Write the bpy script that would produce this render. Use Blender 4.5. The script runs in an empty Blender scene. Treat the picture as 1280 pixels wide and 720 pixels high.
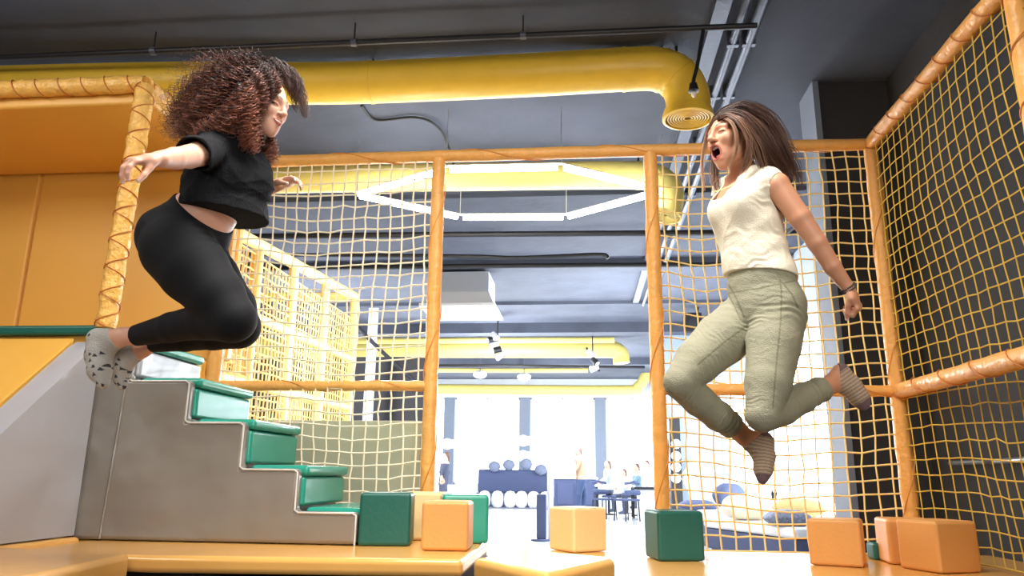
import bpy, math, random
import numpy as np
from math import sin, cos, pi, radians, sqrt
from mathutils import Vector, Matrix
random.seed(7); rng = np.random.default_rng(7)
SC = bpy.context.scene
COL = SC.collection

# ---------------------------------------------------------------- camera maths (1280 x 720)
FPX = 940.0
PITCH, YAW, ROLL = 13.9, 5.55, 0.66
CAM = np.array([0, 0, .98])
def _rx(a): c, s = cos(a), sin(a); return np.array([[1,0,0],[0,c,-s],[0,s,c]])
def _rz(a): c, s = cos(a), sin(a); return np.array([[c,-s,0],[s,c,0],[0,0,1]])
CM = _rz(radians(YAW)) @ _rx(radians(90+PITCH)) @ _rz(radians(ROLL))
def at(x, y, Y=None, X=None, Z=None):
    """where the sight line through a photo pixel meets the plane Y=.., X=.. or Z=.. (metres)"""
    d = CM @ np.array([(x-640)/FPX, -(y-360)/FPX, -1.0])
    if Y is not None: t = (Y-CAM[1])/d[1]
    elif X is not None: t = (X-CAM[0])/d[0]
    else: t = (Z-CAM[2])/d[2]
    return CAM + t*d
def mpp(p):
    q = CM.T @ (np.asarray(p)-CAM); return -q[2]/FPX

# ---------------------------------------------------------------- materials
MATS = {}
def srgb(r, g, b):
    f = lambda c: (c/255/12.92) if c/255 <= .04045 else ((c/255+.055)/1.055)**2.4
    return (f(r), f(g), f(b), 1)
def mat(name, col, rough=.5, metal=0, spec=.5, bump=0, bscale=20, var=0, vscale=4, emit=None, estr=0, trans=0, coat=0, sheen=0, bdetail=4, sss=0, stretch=None, coord='Object'):
    m = bpy.data.materials.new(name); m.use_nodes = True
    nt = m.node_tree; N = nt.nodes; L = nt.links
    b = N['Principled BSDF']
    b.inputs['Base Color'].default_value = col
    b.inputs['Roughness'].default_value = rough
    b.inputs['Metallic'].default_value = metal
    b.inputs['Specular IOR Level'].default_value = spec
    b.inputs['Coat Weight'].default_value = coat
    b.inputs['Sheen Weight'].default_value = sheen
    b.inputs['Transmission Weight'].default_value = trans
    if sss:
        b.inputs['Subsurface Weight'].default_value = sss
        b.inputs['Subsurface Radius'].default_value = (.012, .005, .003)
        b.inputs['Subsurface Scale'].default_value = 1.0
    if emit:
        b.inputs['Emission Color'].default_value = emit
        b.inputs['Emission Strength'].default_value = estr
    tc = N.new('ShaderNodeTexCoord')
    src = tc.outputs[coord]
    if stretch:
        mp = N.new('ShaderNodeMapping'); mp.inputs['Scale'].default_value = stretch
        L.new(src, mp.inputs[0]); src = mp.outputs[0]
    if var:
        n = N.new('ShaderNodeTexNoise'); n.inputs['Scale'].default_value = vscale; n.inputs['Detail'].default_value = 5
        L.new(src, n.inputs['Vector'])
        r = N.new('ShaderNodeMapRange'); r.inputs['To Min'].default_value = 1-var; r.inputs['To Max'].default_value = 1+var
        r.inputs['From Min'].default_value = .25; r.inputs['From Max'].default_value = .75
        L.new(n.outputs['Fac'], r.inputs['Value'])
        mx = N.new('ShaderNodeMix'); mx.data_type = 'RGBA'; mx.blend_type = 'MULTIPLY'; mx.inputs[0].default_value = 1
        mx.inputs[6].default_value = col
        L.new(r.outputs[0], mx.inputs[7]); L.new(mx.outputs[2], b.inputs['Base Color'])
    if bump:
        n = N.new('ShaderNodeTexNoise'); n.inputs['Scale'].default_value = bscale; n.inputs['Detail'].default_value = bdetail
        L.new(src, n.inputs['Vector'])
        bp = N.new('ShaderNodeBump'); bp.inputs['Strength'].default_value = bump; bp.inputs['Distance'].default_value = .02
        L.new(n.outputs['Fac'], bp.inputs['Height']); L.new(bp.outputs[0], b.inputs['Normal'])
    MATS[name] = m
    return m

# ---------------------------------------------------------------- mesh builder
class MB:
    def __init__(s): s.v = []; s.f = []; s.mi = []; s.n = 0
    def add(s, V, F, mi=0):
        V = np.asarray(V, float); s.v.append(V)
        s.f += [tuple(i+s.n for i in f) for f in F]; s.mi += [mi]*len(F); s.n += len(V); return s
    def box(s, lo, hi, rz=0, mi=0, piv=None):
        x0,y0,z0 = lo; x1,y1,z1 = hi
        V = np.array([(x0,y0,z0),(x1,y0,z0),(x1,y1,z0),(x0,y1,z0),(x0,y0,z1),(x1,y0,z1),(x1,y1,z1),(x0,y1,z1)], float)
        if rz:
            c = np.array(piv) if piv is not None else V.mean(0)
            V = (V-c) @ _rz(rz).T + c
        return s.add(V, [(3,2,1,0),(4,5,6,7),(0,1,5,4),(1,2,6,5),(2,3,7,6),(3,0,4,7)], mi)
    def prism(s, poly, vec, mi=0):
        P = np.asarray(poly, float); n = len(P); V = np.vstack([P, P+np.asarray(vec, float)])
        F = [tuple(range(n-1,-1,-1)), tuple(range(n,2*n))] + [(i,(i+1)%n,n+(i+1)%n,n+i) for i in range(n)]
        return s.add(V, F, mi)
    def tube(s, pts, r, n=8, caps=True, closed=False, mi=0, flat=None):
        P = np.asarray(pts, float); m = len(P)
        R = np.full(m, r, float) if np.isscalar(r) else np.asarray(r, float)
        if closed: T = np.roll(P,-1,0)-np.roll(P,1,0)
        else: T = np.gradient(P, axis=0)
        T /= np.linalg.norm(T, axis=1)[:,None]+1e-12
        up = np.array([0,0,1.]) if abs(T[0,2]) < .9 else np.array([1.,0,0])
        a = np.linspace(0, 2*pi, n, endpoint=False); ca, sa = np.cos(a), np.sin(a)
        V = np.zeros((m,n,3)); u = np.cross(up, T[0]); u /= np.linalg.norm(u)
        for i in range(m):
            u = u - T[i]*(u@T[i]); u /= np.linalg.norm(u)+1e-12
            w = np.cross(T[i], u)
            V[i] = P[i] + R[i]*(ca[:,None]*u + sa[:,None]*w)
        F = []
        for i in range(m if closed else m-1):
            k = ((i+1)%m)*n; q = i*n
            for j in range(n):
                j2 = (j+1)%n; F.append((q+j, q+j2, k+j2, k+j))
        if caps and not closed:
            F.append(tuple(range(n-1,-1,-1))); F.append(tuple((m-1)*n+j for j in range(n)))
        return s.add(V.reshape(-1,3), F, mi)
    def lathe(s, prof, c=(0,0,0), n=24, axis=(0,0,1), mi=0):
        ax = np.array(axis, float); ax /= np.linalg.norm(ax)
        u = np.cross(ax, [0,1,0] if abs(ax[1]) < .9 else [1,0,0]); u /= np.linalg.norm(u); w = np.cross(ax, u)
        a = np.linspace(0, 2*pi, n, endpoint=False); c = np.array(c, float)
        V = np.array([c + ax*z + r*(cos(t)*u+sin(t)*w) for r, z in prof for t in a])
        F = []
        m = len(prof)
        for i in range(m-1):
            for j in range(n):
                j2 = (j+1)%n; F.append((i*n+j, i*n+j2, (i+1)*n+j2, (i+1)*n+j))
        F.append(tuple(range(n-1,-1,-1))); F.append(tuple((m-1)*n+j for j in range(n)))
        return s.add(V, F, mi)
    def blob(s, c, r, n=12, mi=0, fn=None):
        V = []; F = []
        r = np.array([r]*3 if np.isscalar(r) else r, float); m = n//2
        for i in range(m+1):
            th = pi*i/m
            for j in range(n):
                ph = 2*pi*j/n; V.append((sin(th)*cos(ph), sin(th)*sin(ph), cos(th)))
        V = np.array(V)
        if fn is not None: V = fn(V)
        for i in range(m):
            for j in range(n):
                j2 = (j+1)%n; F.append((i*n+j, (i+1)*n+j, (i+1)*n+j2, i*n+j2))
        return s.add(V*r+np.array(c, float), F, mi)
    def build(s, name, m, parent=None, bevel=0, segs=3, smooth=True, subsurf=0, rot=0):
        V = np.vstack(s.v)
        if parent is not None: org = np.array(WL[parent.name])
        else:
            lo, hi = V.min(0), V.max(0); org = np.array([(lo[0]+hi[0])/2, (lo[1]+hi[1])/2, lo[2]])
        me = bpy.data.meshes.new(name)
        me.from_pydata((V-org).tolist(), [], s.f)
        for mm in (m if isinstance(m, (list, tuple)) else [m]): me.materials.append(mm)
        if any(s.mi): me.polygons.foreach_set('material_index', s.mi)
        me.validate()
        if smooth: me.polygons.foreach_set('use_smooth', [True]*len(me.polygons))
        o = bpy.data.objects.new(name, me); COL.objects.link(o)
        if parent is not None: o.parent = parent
        else: o.location = org
        WL[o.name] = org
        if bevel:
            b = o.modifiers.new('bevel','BEVEL'); b.width = bevel; b.segments = segs; b.limit_method = 'ANGLE'; b.angle_limit = radians(35); b.harden_normals = True
        elif smooth:
            try: me.set_sharp_from_angle(angle=radians(40))
            except Exception: pass
        if subsurf:
            q = o.modifiers.new('sub','SUBSURF'); q.levels = q.render_levels = subsurf
        return o
WL = {}
def tag(o, label, cat, group=None, kind=None):
    o['label'] = label; o['category'] = cat
    if group: o['group'] = group
    if kind: o['kind'] = kind
    return o
def thing(name, loc, label, cat, group=None):
    o = bpy.data.objects.new(name, None); COL.objects.link(o); o.location = loc; o.empty_display_size = .1
    WL[o.name] = np.array(loc, float)
    return tag(o, label, cat, group)
def struct(name, mb, m, **k):
    o = mb.build(name, m, None, **k); o['kind'] = 'structure'; return o
def lerp(a, b, t): return np.asarray(a)*(1-t)+np.asarray(b)*t
def catmull(P, n=8):
    P = np.asarray(P, float); Q = np.vstack([2*P[0]-P[1], P, 2*P[-1]-P[-2]]); out = []
    for i in range(1, len(Q)-2):
        p0,p1,p2,p3 = Q[i-1:i+3]
        for t in np.linspace(0,1,n,endpoint=False):
            out.append(.5*((2*p1)+(-p0+p2)*t+(2*p0-5*p1+4*p2-p3)*t*t+(-p0+3*p1-3*p2+p3)*t**3))
    out.append(P[-1]); return np.array(out)
# ================================================================= materials of the place
M_yel   = mat('yellow_vinyl', srgb(234,176,96), .2, bump=.12, bscale=7, var=.05, vscale=2)
M_panel = mat('ochre_vinyl_panel', srgb(234,178,80), .42, bump=.06, bscale=5, var=.04, vscale=1.5)
M_orange= mat('orange_vinyl', srgb(228,164,92), .5, bump=.08, bscale=60, var=.03)
M_pale  = mat('pale_yellow_vinyl', srgb(244,214,156), .45, bump=.08, bscale=60, var=.03)
M_green = mat('green_vinyl', srgb(44,152,132), .22, bump=.12, bscale=9, var=.06)
M_dgreen= mat('dark_green_vinyl', srgb(20,92,82), .4, bump=.06, bscale=40, var=.05)
M_edge_hl = mat('edge_highlight_grey', srgb(206,204,200), .25, bump=.1)
M_grey  = mat('grey_vinyl', srgb(132,127,120), .26, coat=.3, bump=.9, bscale=2.6, bdetail=2, var=.04, vscale=2)
M_slide = mat('sheen_lightened_grey_vinyl', srgb(178,180,188), .26, coat=.3, bump=.7, bscale=2.4, bdetail=2, var=.04, vscale=2)  # grey vinyl lightened, the cheek's bright sheen is in the base colour
for m_ in (M_grey, M_slide):
    for n_ in m_.node_tree.nodes:
        if n_.type == 'BUMP': n_.inputs['Distance'].default_value = .06
M_pad   = mat('orange_padded_tube', srgb(236,172,90), .38, bump=.5, bscale=26, var=.1, vscale=14)
M_padsh = mat('shiny_wrapped_tube', srgb(244,190,96), .2, bump=.85, bscale=30, var=.12, vscale=18)
M_lash2 = mat('orange_lashing', srgb(214,140,58), .6)
M_lash  = mat('red_brown_lashing', srgb(196,112,44), .6)
M_net   = mat('yellow_net_rope', srgb(252,222,150), .8, bump=.2, bscale=300)
M_net_lit  = mat('lit_net_rope', srgb(255,244,218), .8, bump=.2, bscale=300)  # near-white copy of the rope, light on the left bay in its colour
M_netg  = mat('golden_net_rope', srgb(222,186,74), .8, bump=.2, bscale=300)
M_black = mat('black_trampoline_fabric', srgb(30,30,34), .8, bump=.2, bscale=300)
M_ceil  = mat('blue_grey_concrete', srgb(70,75,88), .85, bump=.3, bscale=9, var=.2, vscale=1.6)
M_char  = mat('charcoal_wall', srgb(50,48,50), .8, bump=.1, bscale=25, var=.1)
M_white = mat('white_paint', srgb(226,230,236), .6, bump=.05, bscale=30)
M_colw  = mat('blue_grey_plaster', srgb(178,188,204), .7, bump=.1, bscale=22, var=.05)
M_colg  = mat('grey_blue_plaster', srgb(122,131,148), .7, bump=.1, bscale=22, var=.05)
M_floor = mat('pale_polished_floor', srgb(206,208,214), .22, bump=.03, bscale=6, var=.06)
M_duct  = mat('yellow_duct_paint', srgb(234,194,62), .42, bump=.12, bscale=12, var=.05, vscale=6)
M_steel = mat('grey_painted_steel', srgb(84,90,104), .4, metal=.3, bump=.1, bscale=20)
M_dark  = mat('black_steel', srgb(34,34,38), .45, metal=.2, bump=.05, bscale=30)
M_chrome= mat('brushed_steel', srgb(205,205,208), .3, metal=.85, bump=.05, bscale=80)
M_cable = mat('black_rubber', srgb(28,28,31), .6, bump=.05, bscale=50)
M_tube  = mat('white_light_tube', srgb(255,255,255), .4, emit=srgb(240,246,255), estr=40, bump=.01)
M_ltube = mat('lamp_bulb', srgb(245,240,225), .3, bump=.01)
M_wplas = mat('white_plastic', srgb(232,232,232), .45, bump=.03, bscale=40)
M_navy_haze  = mat('haze_washed_navy_fabric', srgb(74,84,118), .8, bump=.2, bscale=120)  # navy lifted to grey-blue, haze and flare put into the colour
M_cush  = mat('cream_fabric', srgb(232,222,196), .85, bump=.3, bscale=60, var=.08, vscale=30)
M_spot  = mat('dotted_fabric', srgb(120,128,150), .85, bump=.3, bscale=60, var=.6, vscale=40)
M_glass = None
def _glass():
    m = bpy.data.materials.new('window_glass'); m.use_nodes = True; N = m.node_tree.nodes; L = m.node_tree.links
    N.remove(N['Principled BSDF'])
    t = N.new('ShaderNodeBsdfTransparent'); t.inputs[0].default_value = (.96,.98,1,1)
    g = N.new('ShaderNodeBsdfGlossy'); g.inputs['Roughness'].default_value = .02
    f = N.new('ShaderNodeFresnel'); f.inputs[0].default_value = 1.45
    x = N.new('ShaderNodeMixShader'); q = N.new('ShaderNodeMath'); q.operation = 'MULTIPLY'; q.inputs[1].default_value = .3; L.new(f.outputs[0], q.inputs[0]); L.new(q.outputs[0], x.inputs[0]); L.new(t.outputs[0], x.inputs[1]); L.new(g.outputs[0], x.inputs[2])
    L.new(x.outputs[0], N['Material Output'].inputs[0]); return m
M_glass = _glass()

# ================================================================= the room
FZ = 0.0; MZ = .55; PZ = .64; HZ = 4.18          # hall floor, play deck, pad top, ceiling
XR = 2.52; XRH = 3.1; XL = -9.0; YB = 26.0; YF = -3.0
struct('floor', MB().box((XL-.2, YF-.2, -.2), (XRH+.3, YB+.3, 0)), M_floor, smooth=False)
mb = MB().box((XL-.2, YF-.2, HZ), (XRH+.3, YB+.3, HZ+.3))
struct('ceiling', mb, M_ceil, smooth=False)
# shallow downstand beams across the hall
for i, (py, d, w) in enumerate(((246,.05,.10), (334,.12,.3), (381,.06,.15), (416,.22,.4), (456,.2,.5))):
    Y = at(650, py, Z=HZ-d)[1]
    struct('beam', MB().box((XL, Y, HZ-d), (XRH, Y+w, HZ+.01)), M_ceil, smooth=False)
struct('wall_right', MB().box((XR, YF, 0), (XR+.25, 5.95, HZ)), M_char, smooth=False)
# dark return wall at the end of the right wall; its free end is plastered blue-grey
struct('wall_return', MB().box((1.95, 5.9, 0), (XR+.9, 6.2, HZ)), M_char, smooth=False)
struct('trim_column', MB().box((1.915, 5.86, 0), (1.962, 6.24, HZ)), M_colg, smooth=False)
struct('wall_front', MB().box((XL, YF-.2, 0), (XR+.2, YF, HZ)), M_char, smooth=False)
struct('wall_left', MB().box((XL-.2, YF, 0), (XL, YB, HZ)), M_colw, smooth=False)
# far wall with a band of windows between piers
zs, zh = .62, 3.55
struct('wall_back', MB().box((XL, YB, 0), (XRH+.2, YB+.3, zs)).box((XL, YB, zh), (XRH+.2, YB+.3, HZ)), M_white, smooth=False)
piers = [XL, -7.0, *[at(px, 550, Y=YB)[0] for px in (561, 656, 751)], 2.7]
for i, x in enumerate(piers):
    w = .18
    struct('trim_pier', MB().box((x-w, YB-.02, zs), (x+w, YB+.3, zh)), M_colg, smooth=False)
for i in range(len(piers)-1):
    a, b = piers[i]+.18, piers[i+1]-.18
    fr = MB()
    for lo, hi in (((a,zs),(b,zs+.06)), ((a,zh-.06),(b,zh)), ((a,zs),(a+.05,zh)), ((b-.05,zs),(b,zh)), (((a+b)/2-.025,zs),((a+b)/2+.025,zh))):
        fr.box((lo[0], YB+.1, lo[1]), (hi[0], YB+.17, hi[1]))
    w = struct('window_%d' % (i+1), fr, M_white, smooth=False)
    MB().box((a, YB+.13, zs), (b, YB+.137, zh)).build('pane', M_glass, w, smooth=False)
# right wall of the lounge with tall windows
rw = [(6.2, 9.0), (18.2, 19.6), (24.6, YB+.3)]
for a, b in rw:
    struct('wall_lounge', MB().box((XRH, a, 0), (XRH+.25, b, HZ)), M_colw, smooth=False)
struct('wall_lounge', MB().box((XRH, 9.0, 2.95), (XRH+.25, 24.6, HZ)).box((XRH, 9.0, 0), (XRH+.25, 24.6, .12)), M_colw, smooth=False)
for i, (a, b) in enumerate(((9.0, 18.2), (19.6, 24.6))):
    fr = MB()
    for y0, y1, z0, z1 in ((a,b,.12,.18), (a,b,2.89,2.95), (a,a+.06,.12,2.95), (b-.06,b,.12,2.95)):
        fr.box((XRH+.08, y0, z0), (XRH+.15, y1, z1))
    w = struct('window_%d' % (len(piers)+i), fr, M_white, smooth=False)
    MB().box((XRH+.11, a, .12), (XRH+.117, b, 2.95)).build('pane', M_glass, w, smooth=False)

# ================================================================= nets
def net_mesh(o, u, v, W, H, cell, r=.0042, amp=.012, sag=0., seed=1, belly=0.):
    """knotted rope net: o + u*s + v*t, each rope a slightly wandering round cord"""
    R = np.random.default_rng(seed); o, u, v = map(lambda q: np.asarray(q, float), (o, u, v))
    nrm = np.cross(u, v); nx, ny = max(2, round(W/cell)), max(2, round(H/cell))
    ph = R.uniform(0, 6.28, 8)
    def pt(i, j):
        s, t = i/nx, j/ny
        e = 4*min(s,1-s)*1.0; e = min(1, e*1.5); g = min(1, 6*min(t,1-t)); w = e*g
        ds = amp*(sin(5*t*2+ph[0]+s*3)+.6*sin(11*t+ph[1]+s*9))*w
        dt = amp*(sin(6*s+ph[2]+t*4)+.6*sin(13*s+ph[3]+7*t))*w - sag*sin(pi*s)*w
        dn = 1.6*amp*(sin(4*s+3*t+ph[4])+.5*sin(9*s-6*t+ph[5]))*w
        dn += belly*max(0,.75-t)*min(1,(1-s)*7)
        return o+u*(s*W+ds+J[i,j,0])+v*(t*H+dt+J[i,j,1])+nrm*dn
    J = R.normal(0, .0035, (nx+1, ny+1, 2))
    J[0] = J[-1] = 0; J[:,0] = J[:,-1] = 0
    G = np.array([[pt(i,j) for j in range(ny+1)] for i in range(nx+1)])
    m = MB()
    for i in range(nx+1): m.tube(G[i], r, 4, mi=0)
    for j in range(ny+1): m.tube(G[:,j], r, 4, mi=0)
    for i in range(1,nx):
        for j in range(1,ny):
            c = G[i,j]; k = r*1.75
            m.add([c+u*k, c-u*k, c+v*k, c-v*k, c+nrm*k, c-nrm*k], [(0,2,4),(2,1,4),(1,3,4),(3,0,4),(2,0,5),(1,2,5),(3,1,5),(0,3,5)])
    return m
def unit3(*v): v = np.array(v, float); return v/np.linalg.norm(v)
def pad_tube(a, b, r, n=26, wob=.05, seed=0, sides=12):
    R = np.random.default_rng(seed); a, b = np.asarray(a,float), np.asarray(b,float)
    P = np.array([lerp(a,b,t) for t in np.linspace(0,1,n)])
    rr = r*(1+R.normal(0,wob*.7,n)); rr[0] = rr[-1] = r*.92
    P[1:-1] += R.normal(0, r*.025, (n-2,3))
    return MB().tube(P, rr, sides)
def rings(a, b, r, step, t=.004):
    a, b = np.asarray(a,float), np.asarray(b,float); L = np.linalg.norm(b-a); d = (b-a)/L
    up = np.array([0,0,1.]) if abs(d[2]) < .9 else np.array([1.,0,0]); u = np.cross(d,up); u /= np.linalg.norm(u); w = np.cross(d,u)
    m = MB(); k = step/2
    while k < L:
        c = a+d*k; m.tube([c+(r*1.03)*(cos(q)*u+sin(q)*w)+d*.012*sin(q) for q in np.linspace(0,2*pi,14,endpoint=False)], t, 4, closed=True); k += step
    return m
def helix(a, b, r, pitch, t=.0035, hand=1, ph=0):
    a, b = np.asarray(a,float), np.asarray(b,float); L = np.linalg.norm(b-a); d = (b-a)/L
    up = np.array([0,0,1.]) if abs(d[2]) < .9 else np.array([1.,0,0]); u = np.cross(d,up); u /= np.linalg.norm(u); w = np.cross(d,u)
    n = int(L/pitch*14)
    return MB().tube([a+d*L*i/n+(r*1.05)*(cos(ph+hand*2*pi*i/14)*u+sin(ph+hand*2*pi*i/14)*w) for i in range(n+1)], t, 4)

NY = 4.6; TZ = 3.035; XA, XB, XC, XD = -2.38, -.945, .445, 1.823
cage = thing('trampoline_cage', (0, NY, MZ), 'open cage of orange padded posts and rails strung with yellow nets around the two jumpers', 'net cage')
def post(a, b, r, m=M_pad, seed=0, name='post', par=None, step=.26):
    p = pad_tube(a, b, r, 30, .045, seed).build(name, m, par or cage)
    helix(a, b, r*1.02, step).build('lashing', M_lash if step < .4 else M_lash2, p)
    return p
for i, x in enumerate((XB, XC, XD)):
    post((x, NY, MZ), (x, NY, TZ-.02), .045, seed=i, step=.8)
post((XA+.02, NY, MZ), (XA+.02, NY, TZ-.02), .045, seed=9, step=.8)
post((XD, 2.96, MZ), (XD, 2.96, TZ-.02), .045, seed=5)
post((XD, .9, MZ), (XD, .9, TZ-.02), .045, seed=6)
post((XA, NY, TZ), (XD, NY, TZ), .04, seed=11, name='top_rail', step=.9)
post((XD, NY, TZ), (XD, .9, TZ), .046, seed=12, name='top_rail', step=.2)
post((XA, NY, 1.505), (XB, NY, 1.505), .032, seed=13, name='middle_rail', step=.6)
post((XC, NY, 1.485), (XD, NY, 1.475), .034, seed=14, name='middle_rail', step=.6)
post((XD, NY, 1.475), (XD, .9, 1.475), .046, seed=15, name='middle_rail', step=.32)
net_mesh((XA, NY, MZ+.02), (1,0,0), (0,0,1), XB-XA, TZ-MZ-.02, .080, .0055, .012, .03, 21).build('net', M_net_lit, cage)
net_mesh((XC, NY, MZ+.02), (1,0,0), (0,0,1), XD-XC, TZ-MZ-.02, .082, .0052, .012, .03, 22).build('net', M_net, cage)
net_mesh((XD, .9, MZ+.02), (0,1,0), (0,0,1), NY-.9, TZ-MZ-.02, .086, .0037, .016, .02, 23, .22).build('net', M_netg, cage)

# ================================================================= padded tower with canopy on the left
tower = thing('padded_play_tower', (-3.4, 4.1, 0), 'ochre padded play tower with canopy and shiny wrapped corner post at far left', 'play tower')
TX0 = -5.2; TXR = -2.46; TY0 = 3.66
MB().box((TX0, TY0+.03, TZ-.03), (TXR+.03, NY+.045, TZ+.05)).build('canopy_roof', M_panel, tower, bevel=.02)
s1, s2 = at(45,195,Y=NY)[0], at(-170,195,Y=NY)[0]
for a, b in ((TX0, -4.2), (-4.185, s1), (s1+.015, TXR+.14)):
    MB().box((a, NY+.075, 1.68), (b, NY+.15, TZ+.04)).build('back_panel', M_panel, tower, bevel=.018)
MB().box((TX0, TY0+.02, 1.60), (TXR-.13, NY+.06, 1.67)).build('deck', M_panel, tower, bevel=.01)
MB().box((TX0, TY0-.02, 1.66), (TXR-.05, TY0+.05, 1.715)).build('deck_edge_strip', M_dgreen, tower, bevel=.018)
MB().box((TX0, TY0+.04, 0), (TXR-.22, TY0+.12, 1.60)).build('front_panel', M_panel, tower, bevel=.015)
MB().box((TXR-.22, TY0+.14, 0), (TXR-.15, NY+.02, 1.60)).build('side_panel', M_grey, tower, bevel=.015)
pa, pb = np.array((TXR, TY0, TZ+.06)), np.array((TXR-.035, TY0, 1.70))
p = pad_tube(pa, pb, .052, 44, .07, 31).build('corner_post', M_padsh, tower)
helix(pa, pb, .052, .15).build('lashing', M_lash, p); helix(pa, pb, .052, .15, hand=-1, ph=1.2).build('lashing', M_lash, p)
qa, qb = np.array((TX0, TY0, TZ+.075)), np.array((TXR, TY0, TZ+.075))
p = pad_tube(qa, qb, .05, 60, .06, 32).build('canopy_rail', M_padsh, tower)
helix(qa, qb, .05, .14).build('lashing', M_lash, p)
ra, rb = np.array((TXR, TY0, TZ+.075)), np.array((XA-.05, NY-.14, TZ+.03))
p = pad_tube(ra, rb, .05, 24, .06, 33).build('canopy_rail', M_padsh, tower)
helix(ra, rb, .05, .2).build('lashing', M_lash, p)

# ================================================================= slide
slide = thing('slide', (-3.3, 3.1, PZ), 'padded slide with grey side cheek and ochre chute running down from the play tower', 'slide')
cx = TXR-.04
def cheek(x0, x1, name, m):
    poly = [(x0, TY0-.005, PZ+.024), (x0, TY0-.005, 1.625), (x0, TY0-.06, 1.59), (x0, 2.55, .665), (x0, 2.50, PZ+.024)]
    return MB().prism(poly, (x1-x0, 0, 0)).build(name, m, slide, bevel=.035, segs=5)
cheek(cx-.14, cx, 'side_cheek', M_slide)
MB().prism([(cx-.15, TY0-.01, PZ+.026), (cx-.15, TY0-.01, 1.645), (cx-.15, 2.53, .68), (cx-.15, 2.50, PZ+.026)], (-2.2, 0, 0)).build('chute', M_panel, slide, bevel=.015)

# ================================================================= foam stairs
stairs = thing('foam_staircase', (-1.8, 3.95, PZ), 'soft foam staircase with grey padded side and green steps below the jumping woman in black', 'stairs')
SX = [-2.33, -2.0, -1.69, -1.395, -1.09]; SZ = [1.64, 1.435, 1.225, 1.0, .80]
SY0, SY1 = 3.67, 4.36
poly = [(-2.56, SZ[0])]
for x, z, zn in zip(SX, SZ, SZ[1:]+[PZ+.004]): poly += [(x, z), (x, zn)]
poly += [(-2.56, PZ+.004)]
sp = MB().prism([(x, SY0, z-.006) for x, z in poly[:-2]]+[(x, SY0, z) for x, z in poly[-2:]], (0, .07, 0))
def puff(o, amp=.012, sub=0): pass
side = sp.build('side_panel', M_grey, stairs, bevel=.022, segs=4)
pts = []
for (xa, za), (xb, zb) in zip(poly[1:-2], poly[2:-1]): pts += [(lerp(xa,xb,t)-.004, SY0-.001, lerp(za,zb,t)-.012) for t in (.06,.5,.94)]
MB().tube([(float(a), b, float(c)) for a,b,c in pts], .005, 8).build('edge_line', M_edge_hl, side)  # pale bead drawn in for the highlights on the rounded step edges
seam = MB().tube([(-2.345, SY0-.002, 1.42), (-2.36, SY0-.003, 1.0), (-2.375, SY0-.002, PZ+.01)], .006, 6).build('seam', M_grey, side)
MB().prism([(x-.02, SY0+.07, z-.03) for x, z in poly[:-2]]+[(x-(.02 if x > -2 else 0), SY0+.07, z) for x, z in poly[-2:]], (0, SY1-SY0-.08, 0)).build('core', M_grey, stairs, bevel=.01)
for i in range(5):
    x, z = SX[i], SZ[i]; zn = (SZ+[PZ+.005])[i+1]
    xl = -2.56 if i == 0 else SX[i-1]
    MB().box((xl+(.0 if i == 0 else .03), SY0+.045, z-.04), (x+.035, SY1, z+.012)).build('tread', M_green, stairs, bevel=.022, segs=4)
    if i < 4:
        MB().box((x-.03, SY0+.05, zn+.014), (x+.02, SY1-.01, z-.042)).build('riser', M_slide if i == 0 else M_green, stairs, bevel=.02, segs=4)  # top riser takes the lightened grey, a whitish sheen put in as colour

# ================================================================= pads, deck, trampoline
def pad(name, poly, z0, z1, m, label, cat, bev=.025, group=None):
    P = [(x, y, z0) for x, y in poly]
    o = MB().prism(P, (0,0,z1-z0)).build(name, m, None, bevel=bev, segs=4)
    return tag(o, label, cat, group)
pad('edge_pad', [(-2.6, 3.672), (-2.45, 3.672), (-2.44, 3.16), (-1.77, 3.10), (-.50, 3.2), (-.52, 4.4), (-1.05, 4.42), (-2.6, 4.42)], .57, PZ, M_yel, 'long raised orange edge pad in front of the foam staircase', 'pad')
pad('edge_pad', [(-3.6, 3.66), (-2.46, 3.66), (-2.46, 3.12), (-1.80, 3.0), (-1.70, 2.2), (-3.6, 2.2)], .44, PZ+.018, M_yel, 'orange pad with a pointed corner in front of the slide', 'pad')
pad('play_deck', [(-.49, 3.6), (-.49, 4.9), (XD+.55, 4.9), (XD+.55, 3.4), (.35, 3.4)], .40, MZ, M_yel, 'glossy orange deck pad under the loose cubes on the right', 'pad')
pad('plinth', [(-2.3, 4.46), (-.52, 4.46), (-.52, 4.70), (-2.3, 4.70)], 0, MZ-.02, M_grey, 'grey plinth below the net behind the foam staircase', 'plinth')
tr = thing('trampoline', (0, 1.6, 0), 'black trampoline bed in front of the orange edge pads', 'trampoline')
MB().box((-1.62, .2, .535), (1.7, 3.22, .55)).build('jumping_bed', M_black, tr, smooth=False)
fm = MB()
for a, b in (((-1.68,.1,.44),(1.78,.2,.54)), ((-1.68,3.22,.44),(1.78,3.36,.535)), ((-1.68,.2,.44),(-1.62,3.22,.54)), ((1.7,.2,.44),(1.78,3.22,.54))): fm.box(a, b)
fm.build('frame', M_dark, tr, smooth=False)
for x in (-1.64, -.1, 1.73):
    for y in (.15, 3.29): MB().box((x-.03, y-.04, 0), (x+.03, y+.04, .44)).build('leg', M_dark, tr, smooth=False)
sup = MB().box((-.40, 3.62, 0), (XD+.5, 4.86, .40)); tag(sup.build('deck_plinth', M_dark, None, smooth=False), 'dark plinth carrying the glossy orange deck pad', 'plinth')
tag(MB().box((-2.4, 3.42, 0), (-.55, 4.40, .57)).build('pad_plinth', M_dark, None, smooth=False), 'dark plinth under the long edge pad and staircase', 'plinth')
tag(MB().box((-3.58, 2.25, 0), (-2.74, 3.6, .43)).build('pad_plinth', M_dark, None, smooth=False), 'dark plinth under the pointed corner pad', 'plinth')

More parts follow.
